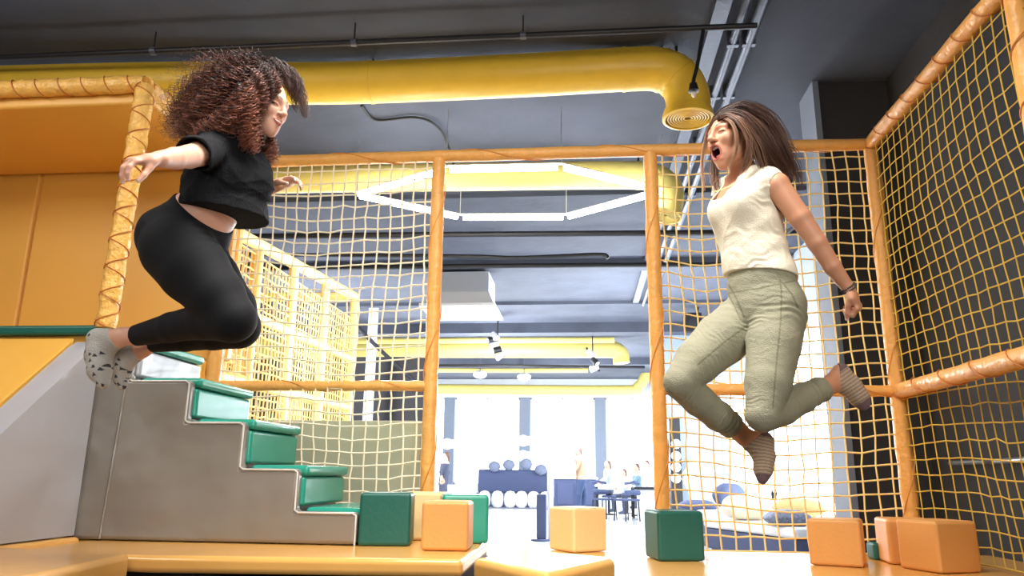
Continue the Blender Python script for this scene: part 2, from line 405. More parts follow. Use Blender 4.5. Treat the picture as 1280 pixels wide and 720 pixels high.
# foreground block: wide foam wedge with its corner to the viewer
c4 = [at(590,697,Z=PZ+.02)[:2], at(684,717,Z=PZ+.02)[:2], at(771,697,Z=PZ+.02)[:2], at(668,687,Z=PZ+.02)[:2]]
pad('foam_block', c4, .553, PZ+.02, M_yel, 'large flat orange foam block at the bottom centre, one corner towards the viewer', 'foam block', .03)

# ================================================================= loose foam cubes
def cube(px, py, Y, size, rz, m, label, zb=None, h=None, tilt=0):
    zb = MZ if zb is None else zb
    x = at(px, py, Y=Y)[0]; h = h or size
    s = size/2; n = 5
    b = MB().box((x-s, Y-s, zb+.002), (x+s, Y+s, zb+h), rz=radians(rz))
    o = b.build('foam_cube', m, None, bevel=.016, segs=4)
    V = o.data
    tag(o, label, 'foam cube', 'loose foam cubes')
    # stitched seam along the top edge
    top = MB(); q = s-.012
    R = _rz(radians(rz)); c = np.array((x, Y, 0))
    P = [c+R@np.array((a*q*1.0, b2*q*1.0, 0))+np.array((0,0,zb+h-.002)) for a, b2 in ((-1,-1),(1,-1),(1,1),(-1,1))]
    pts = []
    for i in range(4): pts += [lerp(P[i], P[(i+1)%4], t) for t in (.04,.35,.65,.96)]
    top.tube(pts, .0035, 5, closed=True).build('edge_line', m, o)
    return o
cube(484, 655, 3.80, .245, 8, M_dgreen, 'dark green foam cube at the foot of the foam stairs', PZ)
cube(531, 655, 4.15, .24, 3, M_pale, 'pale yellow foam cube wedged behind the upright orange cube', PZ)
cube(560, 658, 3.62, .215, 2, M_orange, 'orange foam cube between the dark green cube and the doorway', PZ)
cube(579, 658, 4.00, .235, 14, M_green, 'teal foam cube half hidden behind the upright orange cube', PZ)
cube(722, 660, 4.66, .245, 38, M_pale, 'pale yellow foam cube alone in the middle of the doorway', MZ)
cube(842, 668, 4.30, .25, 12, M_dgreen, 'dark green foam cube in front of the middle-right padded post')
cube(1046, 678, 4.22, .25, -22, M_orange, 'orange foam cube standing alone below the striped socks', h=.225)
cube(1134, 678, 4.36, .25, -6, M_orange, 'smaller orange foam cube partly behind the biggest orange cube', h=.225)
cube(1172, 680, 4.04, .25, 22, M_orange, 'biggest orange foam cube against the right net', h=.235)
cube(1100, 697, 4.50, .10, 4, M_dgreen, 'small dark green foam piece on the deck between orange cubes', MZ, .09)

# grey screen panel behind the net on the left
gp = MB().box((-2.25, 4.72, 0), (-1.02, 4.80, 1.30))
tag(gp.build('grey_partition', mat('grey_green_board', srgb(166,172,150), .6, bump=.05, var=.04), None, bevel=.012), 'low grey-green partition board behind the net beside the foam stairs', 'partition')
# ================================================================= smooth solid modelling (signed distance fields -> one mesh)
def smin(a, b, k):
    h = np.maximum(k-np.abs(a-b), 0)/k
    return np.minimum(a, b)-h*h*k*.25
class Cone:
    """tapered capsule; flat=(n, s) squashes it by s along n; bump(t, P) may add relief"""
    def __init__(s, a, b, ra, rb, flat=None, bump=None, capa=False, capb=False):
        s.capa, s.capb = capa, capb
        s.a, s.b, s.ra, s.rb, s.bump = np.asarray(a,float), np.asarray(b,float), ra, rb, bump
        s.flat = None if flat is None else (np.asarray(flat[0],float)/np.linalg.norm(flat[0]), flat[1])
    def box(s):
        r = max(s.ra, s.rb); return np.minimum(s.a,s.b)-r, np.maximum(s.a,s.b)+r
    def __call__(s, P):
        q = P-s.a; ba = s.b-s.a
        if s.flat:
            n, k = s.flat; q = q+((q@n)*(k-1))[...,None]*n; ba = ba+(ba@n)*(k-1)*n
        t = np.clip((q@ba)/(ba@ba+1e-12), 0, 1)
        d = np.linalg.norm(q-t[...,None]*ba, axis=-1)-(s.ra+t*(s.rb-s.ra))
        if s.bump: d = d-s.bump(t, P)
        if s.capa or s.capb:
            ax = s.b-s.a; L = np.linalg.norm(ax); h = (P-s.a)@(ax/L)
            if s.capb: d = np.maximum(d, h-L)
            if s.capa: d = np.maximum(d, -h)
        return d
class Ell:
    def __init__(s, c, r, R=None): s.c, s.r, s.R = np.asarray(c,float), np.asarray(r,float), (np.eye(3) if R is None else np.asarray(R,float))
    def box(s):
        m = np.abs(s.R)@s.r if False else np.full(3, s.r.max()); return s.c-m, s.c+m
    def __call__(s, P):
        q = (P-s.c)@s.R                      # columns of R are the axes
        k0 = np.linalg.norm(q/s.r, axis=-1); k1 = np.linalg.norm(q/(s.r*s.r), axis=-1)
        return k0*(k0-1)/(k1+1e-9)
class Loft:
    """body of elliptical sections: stations (centre, side vector, forward vector, half width, half depth)"""
    def __init__(s, st, bump=None): s.st = [(np.asarray(c,float), np.asarray(u,float), np.asarray(v,float), a, b) for c,u,v,a,b in st]; s.bump = bump
    def box(s):
        lo = np.min([c-max(a,b) for c,u,v,a,b in s.st], 0); hi = np.max([c+max(a,b) for c,u,v,a,b in s.st], 0); return lo, hi
    def __call__(s, P):
        out = None
        for (c0,u0,v0,a0,b0),(c1,u1,v1,a1,b1) in zip(s.st, s.st[1:]):
            ax = c1-c0; L = np.linalg.norm(ax); q = P-c0
            t = np.clip(q@ax/(L*L), 0, 1); T = t[...,None]
            r = q-T*ax; u = u0*(1-T)+u1*T; v = v0*(1-T)+v1*T
            a = a0+(a1-a0)*t; b = b0+(b1-b0)*t; m = np.minimum(a,b); w = (r@ax)/L
            e = np.sqrt(((r*u).sum(-1)/a)**2+((r*v).sum(-1)/b)**2+(w/m)**2)
            d = (e-1)*m
            if s.bump: d = d-s.bump(t, P)
            out = d if out is None else smin(out, d, .02)
        return out
class Xf:
    def __init__(s, fn, o, R, sc=1.): s.fn, s.o, s.R, s.sc = fn, np.asarray(o,float), np.asarray(R,float), sc
    def box(s):
        lo, hi = s.fn.box(); C = np.array([[x,y,z] for x in (lo[0],hi[0]) for y in (lo[1],hi[1]) for z in (lo[2],hi[2])])*s.sc@s.R.T+s.o
        return C.min(0), C.max(0)
    def __call__(s, P): return s.fn((P-s.o)@s.R/s.sc)*s.sc
class Half:
    def __init__(s, p, n): s.p = np.asarray(p,float); s.n = np.asarray(n,float)/np.linalg.norm(n)
    def __call__(s, P): return (P-s.p)@s.n           # keep the side against n
class Solid:
    def __init__(s, h): s.h = h; s.ops = []
    def add(s, fn, k=.02): s.ops.append(('u', fn, k)); return s
    def sub(s, fn, k=.006): s.ops.append(('s', fn, k)); return s
    def cut(s, half): s.ops.append(('c', half, 0)); return s
    def shell(s, t): s.ops.append(('h', t, 0)); return s
    def warp(s, fn): s.ops.append(('w', fn, 0)); return s
    def mesh(s, smooth=1):
        h = s.h; B = [o[1].box() for o in s.ops if o[0] == 'u']
        lo = np.min([b[0] for b in B], 0)-.03-3*h; hi = np.max([b[1] for b in B], 0)+.03+3*h
        n = np.ceil((hi-lo)/h).astype(int)+1; G = np.full(n, .2, np.float32)
        ax = [lo[i]+h*np.arange(n[i]) for i in range(3)]
        def pts(a, b): return np.stack(np.meshgrid(*[ax[i][a[i]:b[i]] for i in range(3)], indexing='ij'), -1)
        for op, fn, k in s.ops:
            if op in 'us':
                l, u = fn.box(); pad = k+3*h+.004
                a = np.clip(np.floor((l-pad-lo)/h).astype(int), 0, n); b = np.clip(np.ceil((u+pad-lo)/h).astype(int)+1, 0, n)
                if (b <= a).any(): continue
                sl = tuple(slice(a[i], b[i]) for i in range(3)); d = fn(pts(a,b)); g = G[sl]
                G[sl] = smin(g, d, k) if op == 'u' else -smin(-g, d, k)
            elif op == 'c': 
                for i in range(n[0]): G[i] = np.maximum(G[i], fn(pts((i,0,0),(i+1,n[1],n[2])))[0])
            elif op == 'h': G = np.maximum(G, -(G+fn))
            elif op == 'w':
                for i in range(n[0]):
                    near = np.abs(G[i]) < .04
                    if near.any():
                        p = pts((i,0,0),(i+1,n[1],n[2]))[0]
                        G[i][near] += fn(p[near])
        return surface_nets(G, lo, h, smooth)
def surface_nets(G, lo, h, smooth=1):
    S = G < 0; n = np.array(G.shape)
    c = np.zeros(n-1, np.int8)
    for dx in (0,1):
        for dy in (0,1):
            for dz in (0,1): c += S[dx:n[0]-1+dx, dy:n[1]-1+dy, dz:n[2]-1+dz]
    act = (c > 0) & (c < 8); I = np.argwhere(act); idx = np.full(n-1, -1, np.int64); idx[act] = np.arange(len(I))
    acc = np.zeros((len(I),3)); cnt = np.zeros(len(I))
    cor = [(x,y,z) for x in (0,1) for y in (0,1) for z in (0,1)]
    for a in cor:
        for ax in range(3):
            if a[ax]: continue
            b = list(a); b[ax] = 1
            ga = G[I[:,0]+a[0], I[:,1]+a[1], I[:,2]+a[2]]; gb = G[I[:,0]+b[0], I[:,1]+b[1], I[:,2]+b[2]]
            m = (ga < 0) != (gb < 0); t = np.where(m, ga/(np.where(m, ga-gb, 1)), 0)
            p = np.tile(np.array(a, float), (len(I),1)); p[:,ax] = t
            acc[m] += p[m]; cnt[m] += 1
    V = (I+acc/cnt[:,None])*h+lo; Q = []
    for ax in range(3):
        o1, o2 = [(1,2),(2,0),(0,1)][ax]
        sl0 = [slice(1,n[i]-1) for i in range(3)]; sl0[ax] = slice(0,n[ax]-1); sl1 = list(sl0); sl1[ax] = slice(1,n[ax])
        A, B = S[tuple(sl0)], S[tuple(sl1)]
        E = np.argwhere(A != B); E0 = E.copy(); E0[:,o1] += 1; E0[:,o2] += 1
        fl = A[E[:,0],E[:,1],E[:,2]]
        def gi(d1,d2):
            e = E0.copy(); e[:,o1] -= d1; e[:,o2] -= d2; return idx[e[:,0],e[:,1],e[:,2]]
        q = np.stack([gi(1,1),gi(0,1),gi(0,0),gi(1,0)], 1)
        q[~fl] = q[~fl][:,::-1]; Q.append(q)
    F = np.vstack(Q); F = F[(F >= 0).all(1)]
    for _ in range(smooth):
        s = np.zeros_like(V); k = np.zeros(len(V))
        for i in range(4):
            a, b = F[:,i], F[:,(i+1)%4]
            for d in range(3): s[:,d] += np.bincount(a, V[b,d], len(V))+np.bincount(b, V[a,d], len(V))
            k += np.bincount(a, minlength=len(V))+np.bincount(b, minlength=len(V))
        V = V*.45+.55*s/np.maximum(k,1)[:,None]
    return V, F
def mesh_obj(name, VF, mats, parent, pick=None, attr=None):
    V, F = VF
    org = WL[parent.name]; me = bpy.data.meshes.new(name)
    me.vertices.add(len(V)); me.vertices.foreach_set('co', (V-org).astype(np.float32).ravel())
    k = F.shape[1]
    me.loops.add(len(F)*k); me.loops.foreach_set('vertex_index', F.astype(np.int32).ravel())
    me.polygons.add(len(F)); me.polygons.foreach_set('loop_start', np.arange(0,len(F)*k,k,dtype=np.int32))
    try: me.polygons.foreach_set('loop_total', np.full(len(F),k,dtype=np.int32))
    except Exception: pass
    me.update(calc_edges=True)
    for m in (mats if isinstance(mats,(list,tuple)) else [mats]): me.materials.append(m)
    me.polygons.foreach_set('use_smooth', [True]*len(F))
    if pick is not None: me.polygons.foreach_set('material_index', pick(V[F].mean(1)).astype(np.int32))
    if attr is not None:
        a = me.attributes.new('tint', 'FLOAT', 'POINT'); a.data.foreach_set('value', np.asarray(attr, np.float32))
    o = bpy.data.objects.new(name, me); COL.objects.link(o); o.parent = parent; WL[o.name] = org
    return o
# ================================================================= ducts, pipes, lamps under the ceiling
def A(px, py, **k): return at(px, py, **k)
def duct(name, label, path, r, m, flange=None, seams=()):
    P = catmull(path, 10)
    o = thing(name, tuple(P[len(P)//2]), label, 'air duct', 'yellow air ducts')
    MB().tube(P, r, 28).build('duct_body', m, o)
    for k in seams: 
        c, d = P[k], P[k+1]-P[k-1]; d /= np.linalg.norm(d)
        MB().lathe([(r*1.0,-.012),(r*1.03,-.012),(r*1.03,.012),(r*1.0,.012)], c, 28, d).build('joint_band', m, o)
    for k in seams:
        if abs(P[k][2]-P[0][2]) < .12: MB().tube([P[k]+np.array((0,0,r*.98)), np.array((P[k][0],P[k][1],HZ))], .012, 6).build('hanger_rod', M_dark, o)
    if flange:
        c, d = P[-1], P[-1]-P[-2]; d /= np.linalg.norm(d)
        MB().lathe([(r*.9,-.05),(r*1.06,-.04),(r*1.15,.01),(r*1.15,.035),(r*1.02,.04),(r*1.0,.02),(r*.98,-.045)], c, 32, d).build('flange', m, o)
        g = MB().lathe([(.001,0),(r*.97,.001),(r*.97,.004),(.001,.004)], c+d*.012, 32, d).build('grille', M_vent, o)
        rg = MB()
        u = np.cross(d,[0,1,0]); u /= np.linalg.norm(u); w = np.cross(d,u)
        for q in np.linspace(.2,.9,7): rg.tube([c+d*.026+r*q*(cos(a)*u+sin(a)*w) for a in np.linspace(0,2*pi,28,endpoint=False)], .006, 5, closed=True)
        rg.build('grille_rings', m, g)
    return o
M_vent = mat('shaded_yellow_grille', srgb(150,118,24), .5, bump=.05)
M_duct2 = mat('paler_far_duct_yellow', srgb(218,200,112), .5, bump=.1, bscale=12, var=.05, vscale=6)  # paler, greyer copy of the near duct's yellow for the ducts further off
Yd = 5.25
duct('air_duct', 'nearest thick yellow air duct ending in a round downward vent', [A(-150,112,Z=3.98), A(200,104,Z=3.98), A(420,104,Z=3.98), A(640,95,Z=3.98), A(780,87,Y=Yd), A(822,87,Y=Yd), A(847,98,Y=Yd-.0), A(859,120,Y=Yd), A(860,144,Y=Yd)], .165, M_duct, True, (22, 40, 52, 60))
Y2 = 7.3
duct('air_duct', 'second yellow air duct running behind the white hexagon lamp', [A(150,232,Z=3.98), A(340,225,Z=3.98), A(600,221,Z=3.98), A(770,219,Y=Y2), A(815,222,Y=Y2-.02), A(834,234,Y=Y2-.1), A(836,250,Y=Y2-.18), A(832,266,Y=Y2-.2)], .145, M_duct2, True, (14, 34))
duct('air_duct', 'long yellow air duct far down the hall behind the spotlight clusters', [A(300,437,Z=3.9), A(500,437,Z=3.9), A(740,437,Z=3.9), A(764,437,Z=3.9), A(775,442,Y=18.1), A(777,454,Y=18.1)], .2, M_duct2, None, (10,))
duct('air_duct', 'thin yellow pipe duct just above the far yellow duct', [A(300,427,Y=17.2), A(500,426,Y=17.2), A(768,425,Y=17.2)], .07, M_duct2)
duct('air_duct', 'pale yellow duct with a raised end just above the far windows', [A(440,485,Y=24.5), A(600,487,Y=24.5), A(780,488,Y=24.5), A(797,484,Y=24.5), A(806,472,Y=24.5), A(810,462,Y=24.5)], .17, M_duct2)
duct('air_duct', 'slim yellow duct between the far duct and the windows', [A(440,462,Y=22.5), A(600,463,Y=22.5), A(735,463,Y=22.5)], .07, M_duct2)
def conduit(name, label, pts, r, m, cat='pipe', group=None, n=8, sm=0):
    P = catmull(pts, sm) if sm else np.array(pts)
    return tag(MB().tube(P, r, n).build(name, m), label, cat, group)
Zp = 4.02
a, b = A(-120,77,Z=Zp), A(946,32,Z=Zp)
cp = thing('sprinkler_pipe', tuple((a+b)/2), 'long dark pipe crossing the ceiling in front of the nearest yellow duct', 'pipe')
MB().tube([a, b], .022, 10).build('pipe_body', M_dark, cp)
for px in (216, 471, 676): 
    c = lerp(a, b, (px+120)/1066); MB().lathe([(.03,-.02),(.03,.02)], c, 10, b-a).build('pipe_clamp', M_steel, cp)
    MB().tube([c, c*np.array((1,1,0))+np.array((0,0,HZ))], .006, 6).build('hanger_rod', M_dark, cp)
ls = thing('hanging_lamp', tuple(A(868,110,Y=4.72)), 'small black lamp hanging on a rod in front of the duct vent', 'lamp')
MB().tube(catmull([A(879,38,Y=4.74), A(872,80,Y=4.72), A(867,100,Y=4.72), A(867,111,Y=4.72)],6), .013, 8).build('rod', M_dark, ls)
q = A(867,112,Y=4.72); MB().lathe([(.012,.05),(.025,.045),(.034,.0),(.038,-.012),(.02,-.016)], q, 14).build('socket', M_dark, ls)
MB().blob(q+np.array((0,0,-.034)), (.017,.017,.024)).build('bulb', M_ltube, ls)
for x, r, lb in ((1.24,.036,'right-hand grey conduit of the pair along the ceiling towards the hall'), (1.125,.03,'left-hand grey conduit of the pair along the ceiling towards the hall')):
    c = thing('ceiling_conduit', (x, 6, 4.10), lb, 'pipe', 'conduits along the ceiling')
    MB().tube([(x,1.5,4.10),(x,14,4.10)], r, 12).build('pipe_body', M_steel, c)
    for y in (4.35,5.1,5.9,6.9,8.2,9.8): MB().box((x-r-.012,y-.02,4.07),(x+r+.012,y+.02,HZ)).build('pipe_clamp', M_steel, c)
tag(MB().box((.93,1.5,4.13),(1.04,14,HZ-.002)).build('cable_tray', M_steel, None, smooth=False), 'flat grey cable tray on the ceiling beside the two conduits', 'cable tray')
tag(MB().tube(catmull([A(452,132,Z=HZ-.02),A(470,150,Z=HZ-.02),A(520,147,Z=HZ-.03),A(548,160,Z=HZ-.04),A(563,190,Z=HZ-.1),A(568,212,Z=3.63)],8), .013, 8).build('black_cable', M_cable), 'black cable curving across the ceiling down to the hexagon lamp', 'cable')
for lb, pts in (('thin black cable with a hooked end under the concrete ceiling beyond the lamp', [A(300,318,Y=9.2),A(570,320,Y=9.2),A(640,322,Y=9.2),A(700,320,Y=9.2),A(752,318,Y=9.2),A(760,323,Y=9.2)]),
                ('straight dark pipe crossing the ceiling just beyond the hexagon lamp', [A(250,296,Y=8.4),A(570,293,Y=8.4),A(1000,290,Y=8.4)]),
                ('dark pipe across the ceiling above the white ceiling unit', [A(300,336,Y=10.2),A(650,332,Y=10.2),A(990,330,Y=10.2)]),
                ('dark pipe low across the hall under the far yellow duct', [A(300,459,Y=18.0),A(560,457,Y=18.0),A(806,459,Y=18.0)]),
                ('sloping dark pipe seen through the left net', [A(440,402,Y=12),A(478,440,Y=12.5),A(520,478,Y=13)])):
    conduit('ceiling_pipe', lb, pts, .035 if 'hook' not in lb else .025, M_dark, sm=4)
conduit('ceiling_pipe', 'diagonal dark pipe high behind the right jumper', [A(968,304,Y=8.0), A(1046,238,Y=6.9)], .02, M_dark)
# hexagon pendant
hv = [A(558,212,Z=3.6), A(702,209,Z=3.6), A(829,239,Z=3.6), A(708,271.5,Z=3.6), A(575,272,Z=3.6), A(446,244,Z=3.6)]
hx = thing('hexagon_pendant_lamp', tuple(np.mean(hv,0)), 'large hexagon of six glowing white tubes hanging behind the net posts', 'pendant lamp')
for i in range(6):
    a, b = hv[i], hv[(i+1)%6]; d = (b-a)/np.linalg.norm(b-a)
    MB().tube([a+d*.035, b-d*.035], .028, 12).build('light_tube', M_tube, hx)
    MB().tube([a-d*.0+np.array((0,0,.034)), b+np.array((0,0,.034))], .012, 6).build('tube_holder', M_wplas, hx)
    MB().tube([a+np.array((0,0,.03)), (a[0],a[1],HZ)], .004, 5).build('hanging_wire', M_chrome, hx)
# white ceiling unit
acx = A(575,372,Y=11.3); s = mpp(acx)
ac = thing('ceiling_air_unit', tuple(acx), 'white boxy air unit with a wide flange hanging below the ceiling', 'air conditioner')
X0, X1 = A(524,383,Y=11.0)[0], A(619,383,Y=11.0)[0]; zb = A(570,383,Y=11.0)[2]
MB().prism([(X0,10.95,zb),(X1,10.95,zb),(X1,12.1,zb),(X0,12.1,zb)], (0,0,.05)).build('flange', M_wplas, ac, bevel=.01)
V = [(X0+.03,11.0,zb+.05),(X1-.03,11.0,zb+.05),(X1-.03,12.05,zb+.05),(X0+.03,12.05,zb+.05),(X0+.16,11.12,zb+.26),(X1-.12,11.12,zb+.26),(X1-.12,11.95,zb+.26),(X0+.16,11.95,zb+.26)]
MB().add(V, [(3,2,1,0),(4,5,6,7),(0,1,5,4),(1,2,6,5),(2,3,7,6),(3,0,4,7)]).build('hood', M_wplas, ac, smooth=False)
MB().box((X0+.16,11.12,zb+.26),(X1-.12,11.95,zb+.58)).build('housing', M_steelw if 'M_steelw' in globals() else mat('light_grey_metal', srgb(176,182,192), .5, bump=.03), ac, bevel=.01)
for x in (X0+.3, X1-.3): MB().tube([(x,11.5,zb+.55),(x,11.5,HZ)], .01, 6).build('hanger_rod', M_steel, ac)
# spotlight clusters
def spots(px, py, Y, n, label, seed):
    c = A(px, py, Y=Y); R = np.random.default_rng(seed)
    o = thing('spotlight_cluster', tuple(c), label, 'spotlights')
    MB().tube([(c[0],c[1],HZ),c-np.array((0,0,.1))], .015, 6).build('rod', M_dark, o)
    MB().tube([c+np.array((-.14,0,.26)), c+np.array((.14,0,-.28))], .03, 6).build('rail', M_dark, o)
    for i in range(n):
        t = -1+2*(i+.5)/n; p = c+np.array((.14*t,0,-.27*t)); d = np.array((R.choice([-1,1])*R.uniform(.5,1), -.4, -R.uniform(.2,.9))); d /= np.linalg.norm(d)
        h = MB().lathe([(.03,-.02),(.06,-.01),(.075,.16),(.06,.165)], p, 12, d).build('lamp_head', M_dark if i%2 else M_wplas, o)
        MB().lathe([(.001,0),(.055,.001),(.055,.008),(.001,.008)], p+d*.16, 12, d).build('lens', M_wplas, h)
spots(622, 430, 15.5, 5, 'tall cluster of black and white spotlights under the ceiling at centre', 3)
spots(741, 449, 16.5, 3, 'small spotlight cluster near the elbow of the far yellow duct', 4)
for px, py, Y, lb in ((600,468,21,'left one of two small white ceiling lamps before the far windows'), (655,471,21,'right one of two small white ceiling lamps before the far windows')):
    c = A(px,py,Y=Y); o = thing('ceiling_lamp', tuple(c), lb, 'lamp')
    MB().blob(c, (.2,.2,.12)).build('shade', M_wplas, o); MB().tube([c, (c[0],c[1],HZ)], .015, 6).build('rod', M_steel, o)

# ================================================================= second netted play frame behind on the left
yf = thing('yellow_play_frame', (-2.6, 6.4, 0), 'bright yellow netted play frame standing behind the left net', 'play frame')
M_yfr = mat('pale_yellow_tube', srgb(255,226,150), .5, bump=.2, bscale=20)
M_yinfill = mat('yellow_mesh_board', srgb(255,228,160), .6, bump=.05)
fx = -2.58; ya, yb = 4.95, 8.1; zt = lambda y: 2.70+(y-4.95)*.07
fp = lambda y, z: (fx, y, z)
for y in (4.95, 5.55, 6.3, 7.15, 8.1): MB().tube([fp(y,0), fp(y,zt(y))], .045, 10).build('post', M_yfr, yf)
MB().tube([fp(ya,zt(ya)), fp(yb,zt(yb))], .05, 10).build('top_rail', M_yfr, yf)
for z in (1.62, 2.15): MB().tube([fp(ya,z), fp(yb,z+.05)], .04, 10).build('middle_rail', M_yfr, yf)
net_mesh(fp(ya,.3), (0,1,0), (0,0,1), yb-ya, 2.35, .07, .008, .008, 0, 41).build('net', M_yfr, yf)
for y in (4.95, 6.3, 8.1): MB().tube([(fx-1.3,y,0),(fx-1.3,y,zt(y))], .045, 10).build('post', M_yfr, yf)
MB().tube([(fx-1.3,ya,2.7),(fx-1.3,yb,2.85)], .05, 10).build('top_rail', M_yfr, yf)
MB().tube([fp(yb,zt(yb)),(fx-1.3,yb,zt(yb))], .05, 10).build('top_rail', M_yfr, yf)
net_mesh((fx-1.3,ya,.3), (0,1,0), (0,0,1), yb-ya, 2.35, .08, .009, .008, 0, 42).build('net', M_yfr, yf)
MB().box((fx-1.45,ya,0),(fx-1.40,yb,2.7)).build('back_board', M_yinfill, yf, bevel=.01)
MB().box((fx-1.26,ya+.05,1.05),(fx-.06,yb-.05,1.13)).build('deck', M_yinfill, yf, bevel=.01)
rc = A(374,402,X=fx-.35); rr = .11
tag(MB().lathe([(.02,0),(rr*.8,.0),(rr,.03),(rr,.62),(rr*.8,.66),(.02,.66)], (rc[0],rc[1],1.135), 20).build('foam_roller', M_wplas), 'white foam roller standing inside the yellow netted frame', 'foam roller')

# ================================================================= far end of the hall
struct('wall_partition', MB().box((-7.5,15,0),(A(533,480,Y=15)[0],15.15,A(500,446,Y=15)[2])), M_char, smooth=False)
cxw = A(462,480,Y=14.2)[0]
struct('trim_pillar', MB().box((cxw-.07,14.1,0),(cxw+.07,14.3,HZ)), M_colw, smooth=False)
# white cloud shaped boards hung on the piers
for i, px in enumerate((561,656)):
    for j, py in enumerate(((555,) , (551,570))[i]):
        c = A(px,py,Y=YB-.02); b = MB(); q = np.linspace(0,2*pi,60,endpoint=False); rr = .20+.05*np.abs(np.sin(2.5*q))
        b.prism([(c[0]+1.2*r_*cos(t), c[1], c[2]+.8*r_*sin(t)) for r_, t in zip(rr, q)], (0,-.05,0))
        tag(b.build('cloud_board', M_wplas), ['white cloud board on the left window pier','upper white cloud board on the middle window pier','lower white cloud board on the middle window pier'][i+j], 'wall decoration', 'cloud boards on the piers')
# upholstered bench with a navy back and round pouffes in front
bx0, bx1 = A(596,600,Y=24)[0], A(690,600,Y=24)[0]
bn = thing('upholstered_bench', ((bx0+bx1)/2,24,0), 'long navy upholstered bench below the far windows', 'bench')
MB().box((bx0,23.9,0),(bx1,24.4,.42)).build('seat', M_navy_haze, bn, bevel=.04); 
MB().box((bx0,24.25,.42),(bx1,24.5,1.12)).build('backrest', M_navy_haze, bn, bevel=.04)
pf = [(606,613,'pouffe at the left end of the navy bench'),(622,614,'second white pouffe along the navy bench'),(638,610,'white pouffe at the middle of the navy bench'),(652,614,'white pouffe right of the middle of the bench'),(667,612,'white pouffe beside the navy floor post'),(682,609,'white pouffe at the right end of the navy bench')]
for px, py, lb in pf:
    x = A(px,py,Y=23)[0]; h = .5
    tag(MB().blob((x,23,h*.5), (.19,.19,h*.5), fn=lambda V: np.sign(V)*np.abs(V)**.8).build('pouffe', M_wplas), ('round white '+lb) if lb.startswith('pouffe') else lb, 'pouffe', 'white pouffes before the bench')
for k,(px,py) in enumerate(((618,583),(636,581),(658,580),(676,587))):
    x, z = A(px,py,Y=24.1)[0], A(px,py,Y=24.1)[2]
    tag(MB().blob((x,24.1,max(z,.6)), (.2,.09,.17)).build('round_cushion', M_spot), ['leftmost','second','third','rightmost'][k]+' of the round cushions leaning on the navy bench back', 'cushion', 'cushions on the navy bench')
# service counter
k0, k1 = A(692,600,Y=22.5)[0], A(745,600,Y=22.5)[0]
ct = thing('counter', ((k0+k1)/2,22.6,0), 'navy fronted counter behind the standing visitor', 'counter')
MB().box((k0,22.4,0),(k1,23.0,.86)).build('body', M_navy_haze, ct, smooth=False); MB().box((k0-.05,22.35,.86),(k1+.05,23.05,.92)).build('worktop', M_wplas, ct, bevel=.01)
MB().box((k0+.1,22.37,.15),((k0+k1)/2-.05,22.4,.75)).build('door', M_navy_haze, ct, bevel=.01); MB().box(((k0+k1)/2+.05,22.37,.15),(k1-.1,22.4,.75)).build('door', M_navy_haze, ct, bevel=.01)
def table(px, Y, w, label):
    x = A(px,600,Y=Y)[0]; t = thing('table', (x,Y,0), label, 'table', 'tables near the windows')
    MB().box((x-w/2,Y-.35,.71),(x+w/2,Y+.35,.75)).build('tabletop', M_wplas, t, bevel=.01)
    for a in (-1,1):
        for b in (-1,1): MB().box((x+a*(w/2-.05)-.02,Y+b*.3-.02,0),(x+a*(w/2-.05)+.02,Y+b*.3+.02,.71)).build('leg', M_dark, t, smooth=False)
table(768, 18.9, .95, 'white table between the standing visitor and the seated group')
dk = thing('desk', tuple(A(803,625,Y=18)*np.array((1,1,0))), 'dark based desk half hidden by the middle-right padded post', 'desk')
dx = dk.location[0]+.15
MB().box((dx-.25,17.8,0),(dx+.9,18.4,.68)).build('body', M_wplas, dk, bevel=.02); MB().box((dx-.35,17.7,.68),(dx+1,18.5,.73)).build('worktop', M_dark, dk, bevel=.01)
def chair(px, Y, label, rz):
    x = A(px,610,Y=Y)[0]; t = thing('chair', (x,Y,0), label, 'chair', 'chairs by the window tables'); R = _rz(rz); c = np.array((x,Y,0))
    w = lambda *p: c+R@np.array(p)
    MB().box((x-.21,Y-.21,.43),(x+.21,Y+.21,.47),rz=rz).build('seat', M_navy_haze, t, bevel=.01)
    MB().tube([w(-.2,.2,.8),w(0,.24,.84),w(.2,.2,.8)], .03, 6).tube([w(-.19,.2,.6),w(0,.23,.62),w(.19,.2,.6)], .06, 6).build('backrest', M_navy_haze, t)
    for a in (-1,1):
        for b in (-1,1): MB().tube([w(a*.2,b*.2,0),w(a*.18,b*.18,.45)], .016, 6).build('leg', M_dark, t)
chair(755, 17.9, 'navy chair left of the seated group', .6); chair(783, 17.6, 'navy chair in front of the middle seated visitor', -2.5)
fpx = A(677,676,Z=0); ps = thing('floor_post', (fpx[0],fpx[1],0), 'slim navy floor post standing on the pale floor inside the doorway', 'post')
ht = A(678,618,Y=fpx[1])[2]
MB().lathe([(.16,0),(.16,.02),(.06,.03),(.055,.06)], (fpx[0],fpx[1],0), 16).build('base', M_navy_haze, ps); MB().box((fpx[0]-.075,fpx[1]-.06,.03),(fpx[0]+.075,fpx[1]+.06,ht)).build('column', M_navy_haze, ps, bevel=.02)
MB().lathe([(.05,0),(.05,.42),(.03,.45)], (fpx[0]+.13,fpx[1]+.1,ht-.05), 12).tube([(fpx[0]+.13,fpx[1]+.1,0),(fpx[0]+.13,fpx[1]+.1,ht)], .04, 8).build('white_upright', M_wplas, ps)

